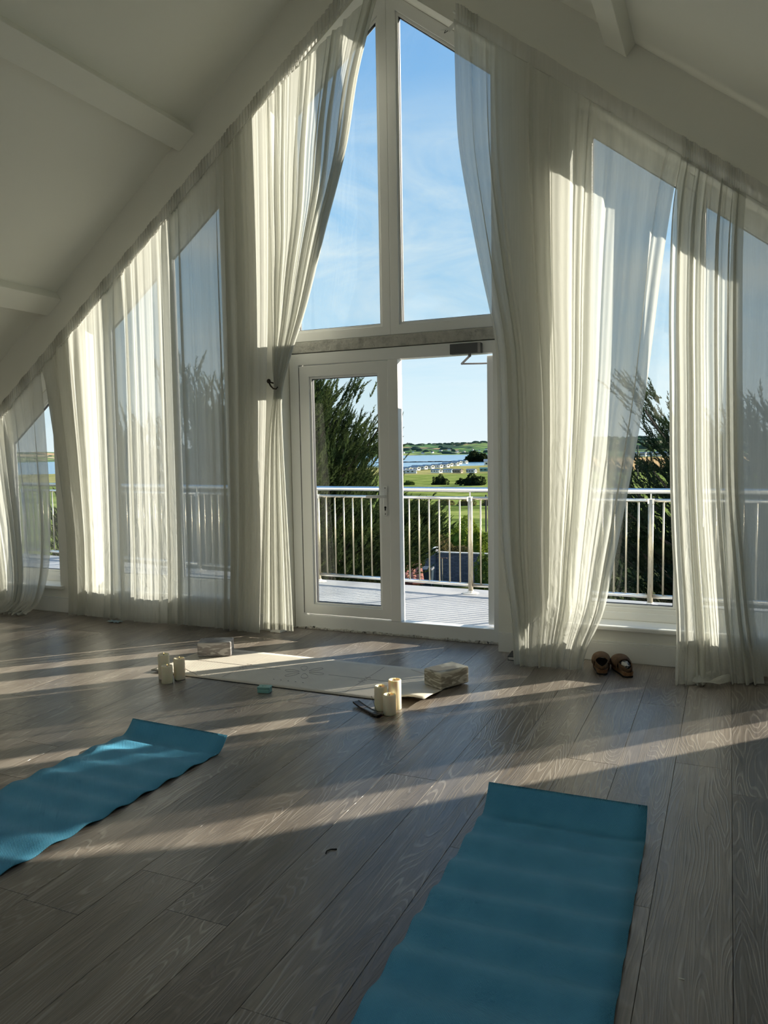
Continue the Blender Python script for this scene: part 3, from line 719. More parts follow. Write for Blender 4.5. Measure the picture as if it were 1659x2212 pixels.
# rods behind the headings
for nm, (a, b, of), lb in (('curtain_rod', (-7.2, -2.27, OFFL), 'slim white sloping curtain rod on the left of the gable'), ('curtain_rod', (-1.66, 2.6, OFFR), 'slim white sloping curtain rod on the right of the gable')):
    r_ = empty(nm, (0, 0, 0)); tag(r_, lb, 'curtain rod', 'curtain rods')
    MB().tube([(a, -.072, roof(a)-of-.05), (b, -.072, roof(b)-of-.05)], .008, 10).build('rod', 'gloss_white', r_, smooth=True)
    n = 6
    for i in range(n):
        x = a+.06+(b-a-.12)*i/(n-1)
        MB().box(x-.012, x+.012, -.08, 0, roof(x)-of-.062, roof(x)-of-.038).build('bracket', 'gloss_white', r_)
# tieback hook
th = empty('tieback_hook', (-3.075, 0, 1.865)); tag(th, 'small dark bronze tieback hook with ball holding the curtain', 'hook')
MB().lathe([(0.004, -.016), (.011, -.012), (.016, 0), (.011, .012), (.004, .016)], (.012, -.155, .012), 16).build('ball', 'bronze', th, smooth=True)
MB().tube([(.012, 0, .0), (.012, -.05, .0), (.012, -.145, .006)], .006, 8).build('stem', 'bronze', th, smooth=True)
MB().tube([(.012, -.15, 0), (.025, -.152, -.022), (.045, -.15, -.042), (.066, -.145, -.046), (.078, -.14, -.030)], [.006, .006, .006, .0055, .004], 8).build('arm', 'bronze', th, smooth=True)
# small loose cord and bow by the door head
cb = empty('curtain_tie', (-1.665, -.06, 4.06)); tag(cb, 'short loose white tape bow beside the top of the door curtain', 'ribbon')
MB().grid([[(0, -.02, .02), (.05, -.03, .035)], [(-.03, -.03, -.01), (.03, -.03, .0)], [(-.085, -.03, -.012), (-.02, -.02, -.03)]]).build('ribbon_end', 'sheer_tape', cb)
MB().tube([(-.045, -.03, -.02), (-.052, -.035, -.038), (-.035, -.035, -.032), (-.03, -.03, -.026)], .002, 6).build('cord', 'debris_dark', cb)

# ------------------------------------------------------------------ yoga mats
def mat_surface(w, ln, thick, zf, nx=10, ny=150):
    top = []; bot = []
    for i in range(ny+1):
        s_ = ln*i/ny; rt = []; rb = []
        for j in range(nx+1):
            x = w*(j/nx-.5); y, z, ty, tz = zf(s_, j/nx)
            rt.append((x, y-tz*0, z+thick)); rb.append((x, y, z))
        top.append(rt); bot.append(rb)
    m = MB(); m.grid(top); o = len(m.v); m.grid([r[::-1] for r in bot])
    n1 = nx+1
    def T(i, j): return i*n1+j
    def Bq(i, j): return o+i*n1+(nx-j)
    for i in range(ny):
        m.f.append((T(i, 0), T(i+1, 0), Bq(i+1, 0), Bq(i, 0))); m.f.append((T(i+1, nx), T(i, nx), Bq(i, nx), Bq(i+1, nx)))
    for j in range(nx):
        m.f.append((T(0, j+1), T(0, j), Bq(0, j), Bq(0, j+1))); m.f.append((T(ny, j), T(ny, j+1), Bq(ny, j+1), Bq(ny, j)))
    return m
def curled(wave_amp, wl, curl_h, curl_l, seed):
    def zf(s_, u):
        w_ = wave_amp*(.5+.5*math.sin(2*math.pi*s_/wl+seed+.5*math.sin(s_*7+seed)+.35*(u-.5)))*sm(s_/.10)*(1-.35*sm((s_-1.0)/.6))
        if s_ < curl_l:
            t = 1-s_/curl_l; return -(curl_l*.62+(s_-curl_l)*.62), curl_h*t**1.7+.0008, 0, 0
        return -(curl_l*.62+(s_-curl_l)), .0008+w_*sm((s_-curl_l)/.08), 0, 0
    return zf
mR = empty('yoga_mat', (-.535, -2.245, 0), R(1.0)); tag(mR, 'teal blue yoga mat with rippled surface and curled end in the right foreground', 'yoga mat', 'blue yoga mats')
mat_surface(.578, 1.80, .004, curled(.019, .17, .085, .155, .4)).build('mat_body', 'blue_mat', mR, smooth=True)
mL = empty('yoga_mat', (-2.385, -2.135, 0), R(-2.4)); tag(mL, 'teal blue yoga mat with curled end running out of frame on the left', 'yoga mat', 'blue yoga mats')
mat_surface(.575, 1.80, .004, curled(.012, .15, .062, .12, 2.0)).build('mat_body', 'blue_mat', mL, smooth=True)

mB = empty('yoga_mat', (-2.385, -.925, 0)); tag(mB, 'beige yoga mat with engraved flower lying across in front of the door', 'yoga mat')
def zb(s_, u):       # local: length runs along +x after rotation
    e = sm((s_-1.52)/.25)*sm((.50-u)/.45)
    return s_-.915, .0008+.040*e*math.sin(min(1, (s_-1.5)/.33)*2.2)+.012*sm((.12-s_)/.1)*(1-u), 0, 0
m = mat_surface(.645, 1.83, .0045, zb, 14, 90)
m.v = [(y, x, z) for x, y, z in m.v]; m.f = [f[::-1] for f in m.f]
mb_ = m.build('mat_body', 'beige_mat', mB, smooth=True)
e = MB()
for k in range(60):
    s0 = 1.83*k/60; s1 = 1.83*(k+1)/60
    za, zc = zb(s0, 0)[1], zb(s1, 0)[1]
    e.add([(s0-.915, -.3245, za-.0006), (s1-.915, -.3245, zc-.0006), (s1-.915, -.3245, zc+.0030), (s0-.915, -.3245, za+.0030), (s0-.915, -.3225, za-.0006), (s1-.915, -.3225, zc-.0006), (s1-.915, -.3225, zc+.0030), (s0-.915, -.3225, za+.0030)],
          [(0, 1, 2, 3), (7, 6, 5, 4), (3, 2, 6, 7), (4, 5, 1, 0)])
e.build('rubber_underside', 'mat_edge', mB)
ZM = .0058
def mark(pts, r=.0012): MB().tube([(x, y, ZM) for x, y in pts], r, 4).build('engraved_line', 'beige_mark', mB)
mark([(-.87, 0), (-.17, 0)]); mark([(.17, 0), (.62, 0)])
for sx in (-.42, .42): mark([(sx, -.27), (sx, .27)])
for sx, sy in ((-.42, 1), (.42, 1)):
    for q in (-.07, -.04, -.01, .02): mark([(sx-.02, q+.01), (sx+.02, q+.01)], .0014)
for sx in (-1, 1):
    for sy in (-1, 1):
        pt = lambda a, b, sx=sx, sy=sy: (sx*a, sy*b)
        mark([(sx*.75, sy*.20), (sx*.60, sy*.28)])
for k in range(6):
    a = R(60*k); loop = []
    for q in range(21):
        t = 2*math.pi*q/20; u_ = .085+.05*math.cos(t); w_ = .020*math.sin(t)*(1+.3*math.cos(t))
        loop.append((u_*math.cos(a)-w_*math.sin(a), u_*math.sin(a)+w_*math.cos(a)))
    MB().tube([(x, y, ZM) for x, y in loop], .0011, 4, False).build('engraved_petal', 'beige_mark', mB)
for k in range(5): mark([(-.10+.05*k, -.20), (-.092+.05*k, -.20)], .002)

# ------------------------------------------------------------------ blocks, candles, small things
def yoga_block(loc, rz, m, label):
    r_ = empty('yoga_block', loc, R(rz)); tag(r_, label, 'yoga block', 'yoga blocks on the beige mat')
    MB().box(-.112, .112, -.073, .073, 0, .098).build('block_body', m, r_, bevel=.010, seg=3)
yoga_block((-3.165, -.755, .0062), 27, 'block_grey', 'grey marbled foam yoga block on the far left corner of the beige mat')
yoga_block((-1.485, -.845, .0062), 62, 'block_beige', 'beige marbled foam yoga block on the right end of the beige mat')
mat('flame', (1, .7, .3), .5, emit=((1.0, .62, .22), 2.5))
def candle(x, y, h, label, burn=True, r=.034):
    c = empty('pillar_candle', (x, y, 0)); tag(c, label, 'candle', 'ivory pillar candles on the floor')
    prof = [(r-.002, 0), (r, .003), (r, h-.004), (r-.002, h-.001), (r-.005, h), (r-.009, h-.004), (r-.014, h-.010), (.010, h-.013), (.002, h-.013)]
    MB().lathe(prof, n=32).build('wax', 'candle_wax', c, smooth=True)
    MB().tube([(0, 0, h-.014), (.0008, 0, h-.006), (.002, .001, h+.002)], .0013, 6).build('wick', 'wick', c)
    MB().lathe([(.0004, -.001), (.0016, .001), (.0018, .0025), (.001, .005), (.0003, .0075)], (.002, .001, h+.002), 10).build('flame', 'flame', c, smooth=True)
candle(-3.055, -1.395, .105, 'short ivory pillar candle in front of the left trio')
candle(-3.035, -1.305, .130, 'ivory pillar candle standing right in the left trio')
candle(-3.135, -1.325, .150, 'tallest ivory pillar candle at the back of the left trio')
candle(-1.592, -1.432, .105, 'short ivory pillar candle in front of the right trio')
candle(-1.662, -1.385, .128, 'ivory pillar candle standing left in the right trio')
candle(-1.598, -1.345, .158, 'tallest ivory pillar candle at the back of the right trio')
# mint tin
tn = empty('small_box', (-2.405, -1.345, 0), R(13)); tag(tn, 'small mint green lidded box on the floor beside the beige mat', 'box')
MB().box(-.036, .036, -.026, .026, 0, .024).build('box_base', 'mint', tn, bevel=.004)
ld = MB().box(-.0375, .0375, -.0275, .0275, .0245, .036).build('lid', 'mint', tn, bevel=.004)
for q, (x, y, w, h) in enumerate([(-.010, .006, .006, .0015), (-.0125, .003, .0015, .0075), (-.010, -.0015, .006, .0015), (.000, .009, .006, .0015), (.003, .004, .0015, .008), (-.003, .004, .0015, .008),
                                   (.010, .006, .006, .0015), (-.009, -.010, .0055, .0055), (.0005, -.010, .002, .0065), (.009, -.009, .007, .002), (.009, -.012, .0015, .004)]):
    MB().box(x-w/2, x+w/2, y-h/2, y+h/2, .0358, .0364).build('print_mark', 'mint_print', ld)
# incense holder
ih = empty('incense_holder', (-1.715, -1.435, 0), R(-34)); tag(ih, 'narrow dark wooden incense holder with stick beside the right candles', 'incense holder')
hb = MB(); n = 16
P = []
for i in range(n+1):
    t = i/n; x = -.125+.25*t; z = .007+.020*max(0, (abs(t-.35)-.35)/.65)**1.5+.012*(1-t)**4
    P.append([(x, -.019, z+.006), (x, -.013, z+.003), (x, .013, z+.003), (x, .019, z+.006), (x, .019, z-.004), (x, -.019, z-.004), (x, -.019, z+.006)])
hb.grid(P); hb.build('tray', 'incense_wood', ih)
MB().box(-.075, .055, -.008, .008, .009, .0115).build('inlay', 'incense_inlay', ih)
MB().tube([(.095, 0, .010), (.02, .012, .085)], .0011, 6).build('incense_stick', 'black', ih)
# clogs by the wall
def clog(loc, rz, label, sock):
    c = empty('clog', loc, R(rz)); tag(c, label, 'shoe', 'pair of brown clogs by the wall')
    def outline(t, grow=0):      # t 0 heel .. 1 toe: half width
        return (.034+.014*sm(t*1.6)-.004*math.sin(t*6))*(1-max(0, (t-.78)/.22)**2.2)**.5*(1-max(0, (.10-t)/.10)**2*.75)**.5+grow
    def slab(z0, z1, name, m_, g0=0, g1=0):
        m = MB(); k = 26; V = []
        for lvl, (z, g) in enumerate(((z0, g0), (z1, g1))):
            for i in range(k+1): t = i/k; V.append((max(.0015, outline(t, g)), -.125+.25*t, z+.006*sm((t-.8)/.2)))
            for i in range(k, -1, -1): t = i/k; V.append((-max(.0015, outline(t, g))*.92, -.125+.25*t, z+.006*sm((t-.8)/.2)))
        n_ = 2*(k+1); m.add(V, [tuple(range(n_-1, -1, -1)), tuple(range(n_, 2*n_))]+[(i, (i+1) % n_, n_+(i+1) % n_, n_+i) for i in range(n_)])
        m.build(name, m_, c, bevel=.002)
    slab(0, .010, 'sole', 'sole', .001, .001); slab(.010, .034, 'cork_footbed', 'cork', 0, .002); slab(.034, .037, 'insole', 'insole', -.004, -.004)
    # heel cup rim and closed toe upper
    U = []
    for i in range(19):
        t = .36+.62*i/18; hw = max(.003, outline(t, .003)); ht = .040+.030*math.sin(math.pi*min(1, (1.03-t)/.80))*(1-.2*t)
        U.append([(hw*math.cos(a), -.125+.25*t, .032+(ht)*max(0, math.sin(a))**.75) for a in [math.pi*q/14 for q in range(15)]])
    up_ = MB().grid(U).build('upper', 'suede', c, smooth=True); so = up_.modifiers.new('t', 'SOLIDIFY'); so.thickness = .003
    S = []
    for i in range(25):
        a = math.pi+math.pi*i/24; t_ = .34; rx = outline(.18, .002)
        y = -.045+.080*math.sin(a); x = rx*math.cos(a)*(1 if abs(math.cos(a)) > .0 else 1)
        hgt = .020+.020*abs(math.cos(a))
        S.append([(x*.98, y, .032), (x, y, .032+hgt)])
    hr = MB().grid(S).build('heel_rim', 'suede', c, smooth=True); so = hr.modifiers.new('t', 'SOLIDIFY'); so.thickness = .003
    MB().tube([(.040, -.02, .045), (.046, .0, .062), (.036, .02, .080)], .006, 8).build('strap', 'suede', c, smooth=True)
    MB().box(.040, .047, -.008, .008, .052, .066).build('buckle', 'bronze', c, bevel=.002)
    if sock:
        s = empty('sock', (loc[0], loc[1], loc[2]), R(rz)); tag(s, 'crumpled patterned sock stuffed into the right clog', 'sock')
        Q = []
        for i in range(15):
            th_ = math.pi*i/14; Q.append([((.026+.005*math.sin(q*2.1+i))*math.sin(th_)*math.cos(2*math.pi*q/18), -.045+.058*math.cos(th_), .058+(.020+.006*math.sin(q*1.7+i*1.3))*math.sin(th_)*math.sin(2*math.pi*q/18)) for q in range(19)])
        MB().grid(Q).build('sock_fabric', 'sock', s, smooth=True)
clog((-.700, -.215, 0), 10, 'left one of the brown suede clogs by the baseboard', False)
clog((-.572, -.228, 0), 22, 'right one of the brown suede clogs, with a sock stuffed inside', True)
# dark book half hidden by the curtain, with a white pack standing on it
bk = empty('book', (-1.235, -.13, 0), R(4)); tag(bk, 'dark book lying on the floor half under the door curtain', 'book')
MB().box(-.06, .14, -.075, .075, .022, .026).build('cover', 'black', bk); MB().box(-.06, .14, -.075, .075, 0, .004).build('cover', 'black', bk); MB().box(-.055, .138, -.070, .072, .004, .022).build('pages', 'paper', bk)
wp = empty('white_carton', (-1.18, -.085, .0262)); tag(wp, 'tall white carton standing on the book behind the door curtain', 'carton')
MB().box(-.03, .045, -.03, .03, 0, .21).build('carton_body', 'gloss_white', wp, bevel=.003); MB().box(-.0305, .0455, -.0305, .0305, .14, .155).build('printed_band', 'closer', wp)
# dark shoe at the left edge
sh = empty('slipper', (-5.96, -.40, 0), R(100)); tag(sh, 'dark slipper on the floor at the far left edge', 'shoe')
Q = []
for i in range(17):
    t = i/16; hw = .045*math.sin(math.pi*(.08+.88*t))**.6; Q.append([(hw*math.cos(math.pi*q/12), -.12+.24*t, .012+(.03+.03*t)*math.sin(math.pi*q/12)) for q in range(13)])
MB().grid(Q).build('upper', 'black', sh, smooth=True)
MB().add([(.046*math.cos(2*math.pi*q/24), .125*math.sin(2*math.pi*q/24), z) for z in (0, .014) for q in range(24)], [tuple(range(23, -1, -1)), tuple(range(24, 48))]+[(q, (q+1) % 24, 24+(q+1) % 24, 24+q) for q in range(24)]).build('sole', 'sole', sh)
# scrap of pale blue cloth under the left curtain
P = [[(-.06+.12*j/10, -.03+.06*i/6, .004+.010*abs(math.sin(j*.9+i*.7))) for j in range(11)] for i in range(7)]
cl = empty('cloth', (-4.575, -.185, 0)); tag(cl, 'small pale blue cloth under the left curtain hem', 'cloth'); MB().grid(P).build('folds', 'pale_blue', cl, smooth=True)
# bits on the floor
hb_ = MB().tube([(-1.232, -2.815, .002), (-1.236, -2.800, .003), (-1.228, -2.785, .003), (-1.210, -2.775, .002)], .0022, 6).build('hair_tie', 'debris_dark'); tag(hb_, 'broken black hair tie on the floorboards', 'hair tie')
ws_ = MB().box(-.098, -.084, -3.03, -3.027, 0.0002, .002).build('paper_scrap', 'debris_white'); tag(ws_, 'tiny white paper scrap on the floor right of the mat', 'scrap')

# ------------------------------------------------------------------ balcony
DZ = -.10
dk = MB()
edge = [(-9.6, 3.55), (-7.9, 3.30), (-6.1, 3.02), (-4.24, 2.80), (-2.39, 2.735), (-.645, 2.62), (1.1, 2.60), (2.9, 2.62), (4.8, 2.72)]
for (xa, ya), (xb, yb) in zip(edge[:-1], edge[1:]):
    V = [(xa, WT, DZ-.22), (xb, WT, DZ-.22), (xb, yb, DZ-.22), (xa, ya, DZ-.22), (xa, WT, DZ), (xb, WT, DZ), (xb, yb, DZ), (xa, ya, DZ)]
    dk.add(V, [(0, 3, 2, 1), (4, 5, 6, 7), (2, 3, 7, 6)])
dk.box(-9.6, 4.8, .25, WT+.001, DZ-.22, DZ)
tag(dk.build('balcony_deck', 'deck'), kind='structure')
tag(MB().box(XL0-.2, XR0+.2, -.3, WT, -5.2, -.12).build('wall_lower', 'lintel'), kind='structure')
rail = empty('balcony_railing', (0, 0, 0)); tag(rail, 'stainless steel balcony railing with round posts and thin balusters', 'railing')
posts = [(-9.6, 3.42), (-7.9, 3.18), (-6.05, 2.90), (-4.225, 2.66), (-2.388, 2.50), (-.648, 2.43), (1.1, 2.42), (2.9, 2.45), (4.7, 2.55)]
ZT, ZMID, ZBOT = .955, .870, -.012
pm = MB().tube([(0, 0, DZ+.012), (0, 0, ZMID+.01)], .0245, 16)
fl = MB().lathe([(.082, 0), (.082, .005), (.070, .009), (.034, .011), (.030, .030)], n=28)
br = MB().tube([(0, 0, ZBOT+.018), (0, 0, ZMID-.018)], .0085, 8)
first = {}
for i, (x, y) in enumerate(posts):
    if i == 0: p = pm.build('post', 'steel_worn', rail, smooth=True, loc=(x, y, 0)); first['p'] = p
    else: p = part(first['p'], 'post', rail, (x, y, 0))
    if i == 0: fp = fl.build('base_plate', 'base_white', p, smooth=True, loc=(0, 0, DZ+.001)); first['f'] = fp
    else: part(first['f'], 'base_plate', p, (0, 0, DZ+.001))
    if i == 0: sp_ = MB().tube([(0, 0, ZMID+.01), (0, 0, ZT)], .008, 10).build('rail_support', 'steel', p); first['s'] = sp_; cp = MB().box(-.030, .030, -.020, .020, ZMID-.034, ZMID+.018).build('clamp', 'steel', p, bevel=.006); first['c'] = cp
    else: part(first['s'], 'rail_support', p); part(first['c'], 'clamp', p)
top = [(x, y, ZT) for x, y in posts]
MB().tube(top, .0255, 16).build('top_rail', 'steel', rail, smooth=True)
fb = None
for (xa, ya), (xb, yb) in zip(posts[:-1], posts[1:]):
    L_ = math.hypot(xb-xa, yb-ya); ux, uy = (xb-xa)/L_, (yb-ya)/L_
    for nm, z, r_ in (('mid_rail', ZMID, .0165), ('bottom_rail', ZBOT, .0185)):
        MB().tube([(xa+ux*.02, ya+uy*.02, z), (xb-ux*.02, yb-uy*.02, z)], r_, 12).build(nm, 'steel', rail, smooth=True)
    nb = int(round(L_/.112))
    for k in range(1, nb):
        t = k/nb; loc = (xa+(xb-xa)*t, ya+(yb-ya)*t, 0)
        if fb is None: fb = br.build('baluster', 'steel_worn', rail, smooth=True, loc=loc)
        else: part(fb, 'baluster', rail, loc)

# ------------------------------------------------------------------ land, sea, hills
tL = [(0, -5.0), (15, -5.0), (40, -5.4), (60, -6.0), (118, -6.8), (204, -7.6), (480, -13.4), (530, -13.9), (600, -13.4), (700, -13.0), (770, -17), (2560, -18), (2650, -15.2), (2800, -6), (3000, 9), (3300, 31), (3600, 30), (4200, 10)]
tR = [(0, -5.0), (15, -5.0), (40, -5.4), (118, -6.8), (316, -7.6), (610, -6.6), (900, -8), (1500, -6), (2400, 12), (3300, 37), (3600, 36), (4200, 10)]
def itp(t, d):
    return np.interp(d, [q[0] for q in t], [q[1] for q in t])
OX, OY = 0.0, -5.07
azs = np.radians(np.linspace(-82, 82, 206)); ds = np.concatenate([np.linspace(4, 60, 24), np.geomspace(63, 480, 36), np.linspace(490, 800, 26), np.geomspace(830, 2560, 20), np.linspace(2600, 3600, 34), [3900, 4200]])
A_, D_ = np.meshgrid(azs, ds, indexing='ij')
adeg = np.degrees(A_)
k = np.clip((adeg-10.5)/(17.2-10.5), 0, 1); k = k*k*(3-2*k)
Z_ = itp(tL, D_)*k+itp(tR, D_)*(1-k)
hillk = np.clip((D_-2650)/300, 0, 1)
Z_ = Z_+hillk*(np.sin(adeg*.9+1)*2.0+np.sin(adeg*2.3)*1.2)-hillk*np.clip((adeg-17)/7, 0, 1.3)*9
X_ = OX-D_*np.sin(A_); Y_ = OY+D_*np.cos(A_)
nA, nD = A_.shape
V = np.stack([X_, Y_, Z_], -1).reshape(-1, 3)
def faces(i0, i1):
    out = []; dmid = []
    ii, jj = np.meshgrid(np.arange(nA-1), np.arange(i0, i1), indexing='ij'); ii = ii.ravel(); jj = jj.ravel()
    return np.stack([ii*nD+jj, ii*nD+jj+1, (ii+1)*nD+jj+1, (ii+1)*nD+jj], -1)[:, ::-1], ii, jj
jcut = int(np.searchsorted(ds, 830))
F, ii, jj = faces(0, jcut)
gr = np_mesh('ground', V[:], F, 'garden_soil', smooth=True); tag(gr, kind='structure')
for q in ('meadow', 'park_grass', 'stubble'): gr.data.materials.append(MAT[q])
dm = ds[jj]; am = adeg[ii, 0]
mi = np.where(dm < 62, 0, 1); mi = np.where((dm > 470) & (am > 10.5), 2, mi); mi = np.where((dm > 312) & (am <= 10.5), 3, mi); mi = np.where((dm > 608) & (am <= 10.5), 2, mi)
gr.data.polygons.foreach_set('material_index', mi.astype(np.int32))
F, ii, jj = faces(jcut, nD-1)
hl = np_mesh('hills', V[:], F, 'hill_fields', smooth=True); tag(hl, kind='structure')
for o in (gr, hl):
    bm = bmesh.new(); bm.from_mesh(o.data); bmesh.ops.delete(bm, geom=[v for v in bm.verts if not v.link_faces], context='VERTS'); bm.to_mesh(o.data); bm.free()
tag(MB().add([(-3600, 300, -15.3), (600, 300, -15.3), (600, 3400, -15.3), (-3600, 3400, -15.3)], [(0, 1, 2, 3)]).build('sea', 'sea_water'), kind='structure')
def gz(x, y):
    d = math.hypot(x-OX, y-OY); a = math.degrees(math.atan2(-(x-OX), y-OY)); kk = min(1, max(0, (a-10.5)/6.7)); kk = kk*kk*(3-2*kk)
    return float(itp(tL, d)*kk+itp(tR, d)*(1-kk))

# ------------------------------------------------------------------ planting
def rot_to(d, roll, rg):
    d = np.asarray(d, float); d = d/np.linalg.norm(d); a = np.cross(d, [0, 0, 1.]); n = np.linalg.norm(a)
    a = np.array([1., 0, 0]) if n < 1e-4 else a/n
    b = np.cross(a, d); c, s = math.cos(roll), math.sin(roll)
    return np.stack([c*a+s*b, d, -s*a+c*b], 0)     # rows: local x, y(along), z
rgn = np.random.default_rng(5)
def plume(n, ln, wd, rg):
    """a feathery spray along +y made of narrow scale-leaf blades"""
    V = []; F = []
    for i in range(n):
        t = (i+.5)/n; side = rg.uniform(0, 2*math.pi); env = wd*(1-t)**.8*(.45+t*.8)
        b = np.array([0, t*ln*.92, 0]); d = np.array([math.cos(side), 1.1+.7*rg.random(), math.sin(side)*.8]); d /= np.linalg.norm(d)
        l_ = env*(.8+.7*rg.random())+.03*ln; q = b+d*l_
        w = np.cross(d, rg.normal(size=3)); w /= np.linalg.norm(w)+1e-6; w *= l_*.13+.004*ln
        o = len(V); V += [b-w, b+w, q]; F += [(o, o+1, o+2)]
    return np.array(V), np.array(F)
PLUMES = [plume(46, 1.0, .20, rgn) for _ in range(6)]
def assemble(items, name, m, parent):
    """items: (pos, dir, length, roll)"""
    Vs = []; Fs = []; o = 0
    for pos, d, ln, rl in items:
        V, F = PLUMES[int(rgn.integers(len(PLUMES)))]; Rm = rot_to(d, rl, rgn)
        Vs.append((V*ln)@Rm+np.asarray(pos)); Fs.append(F+o); o += len(V)
    ob = np_mesh(name, np.concatenate(Vs), np.concatenate(Fs), m, parent); ob['kind'] = 'stuff'; return ob
def cypress(label, base, height, spread, nlimb, wind, m, seed, lowest=.05, dens=26, ln=.42, crown=None, aim=None, extra=()):
    rg = np.random.default_rng(seed); bx, by, bz = base
    root = empty('cypress_tree', base); tag(root, label, 'tree', 'cypresses beyond the balcony')
    tr = MB(); tr.tube([(0, 0, 0), (.15, 0, height*.4), (.05, .1, height*.75), (0, 0, height*.98)], [.34, .24, .12, .03], 10); tr.build('trunk', 'bark', root, smooth=True)
    items = []; lm = MB()
    for i in range(nlimb):
        t = lowest+(1-lowest)*((i+rg.random())/nlimb); h = t*height
        prof = crown(t) if crown else (1-t)**.8*.9+.12
        a = aim(rg) if aim else rg.uniform(0, 2*math.pi)
        Ln = spread*prof*(.7+.45*rg.random()); rise = .25+.5*rg.random()+.5*t
        d0 = np.array([math.cos(a), math.sin(a), rise*.6])+np.array(wind)*.5; d0 /= np.linalg.norm(d0)
        pts = []
        for q in range(7):
            s = q/6; p = np.array([0, 0, h])+d0*Ln*s+np.array([0, 0, .35*Ln*s*s*rise]); pts.append(p)
        if Ln > .4: lm.tube([tuple(p) for p in pts], [max(.010, .026*Ln*(1-q/7)**1.2) for q in range(7)], 5)
        npl = int(dens*Ln+6)
        for q in range(npl):
            s = .22+.78*math.sqrt(rg.random()); f = s*6; j = min(5, int(f)); p = pts[j]+(pts[j+1]-pts[j])*(f-j)
            tang = pts[j+1]-pts[j]; tang = tang/np.linalg.norm(tang)
            off = rg.normal(size=3)*np.array([.24, .24, .15])*(1.15-s*.7)*min(1.6, Ln*.6)
            dd = tang*1.0+np.array([0, 0, .45])+np.array(wind)*.8+rg.normal(size=3)*.38
            items.append((p+off, dd, ln*(.6+.7*rg.random()), rg.uniform(0, 6.28)))
    for q3 in extra:                              # long level boughs
        q3 = [np.array(q) for q in q3]
        for q in range(46):
            s = .35+.65*rg.random(); p = (1-s)**2*q3[0]+2*s*(1-s)*q3[1]+s*s*q3[2]; tg = q3[2]-q3[1]; tg = tg/np.linalg.norm(tg)
            items.append((p+rg.normal(size=3)*np.array([.05, .10, .05])*(1.4-s), tg+np.array([0, 0, .35])+rg.normal(size=3)*.35, ln*(.45+.4*rg.random()), rg.uniform(0, 6.28)))
        lm.tube([tuple((1-s)**2*q3[0]+2*s*(1-s)*q3[1]+s*s*q3[2]) for s in [i/6 for i in range(7)]], [.05*(1-i/7)+.006 for i in range(7)], 5)
    lm.build('limbs', 'bark', root)['kind'] = 'stuff'
    assemble(items, 'foliage', m, root)
    return root
# big wind-swept cypress beyond the left door leaf
cypress('large dark cypress with upswept plumes seen through the glazed door', (-8.3, 7.6, -5.0), 6.35, 2.85, 190, (.38, -.05, .28), 'cypress', 21, lowest=.15, dens=30, ln=.44,
        crown=lambda t: (1.05 if t < .74 else 1.05-.62*((t-.74)/.26))*(.88+.12*math.sin(t*23)), aim=lambda rg: rg.normal()*1.25-.25)
cypress('dark cypress behind the left window, beside the largest one', (-13.4, 9.6, -5.0), 6.4, 2.7, 90, (.2, 0, .3), 'cypress', 22, lowest=.2, dens=22, ln=.55)
cypress('dark cypress farthest left, beyond the small left window', (-20.0, 8.8, -5.0), 6.6, 3.0, 90, (.2, 0, .3), 'cypress', 24, lowest=.2, dens=20, ln=.6)
# the lower spreading one in the garden behind it
cypress('spreading green conifer in the garden behind the open doorway', (-9.9, 15.4, -5.0), 3.5, 2.9, 64, (.7, .0, .02), 'cypress', 33, lowest=.66, dens=24, ln=.50,
        crown=lambda t: 1.45-.9*t, aim=lambda rg: rg.normal()*1.0)
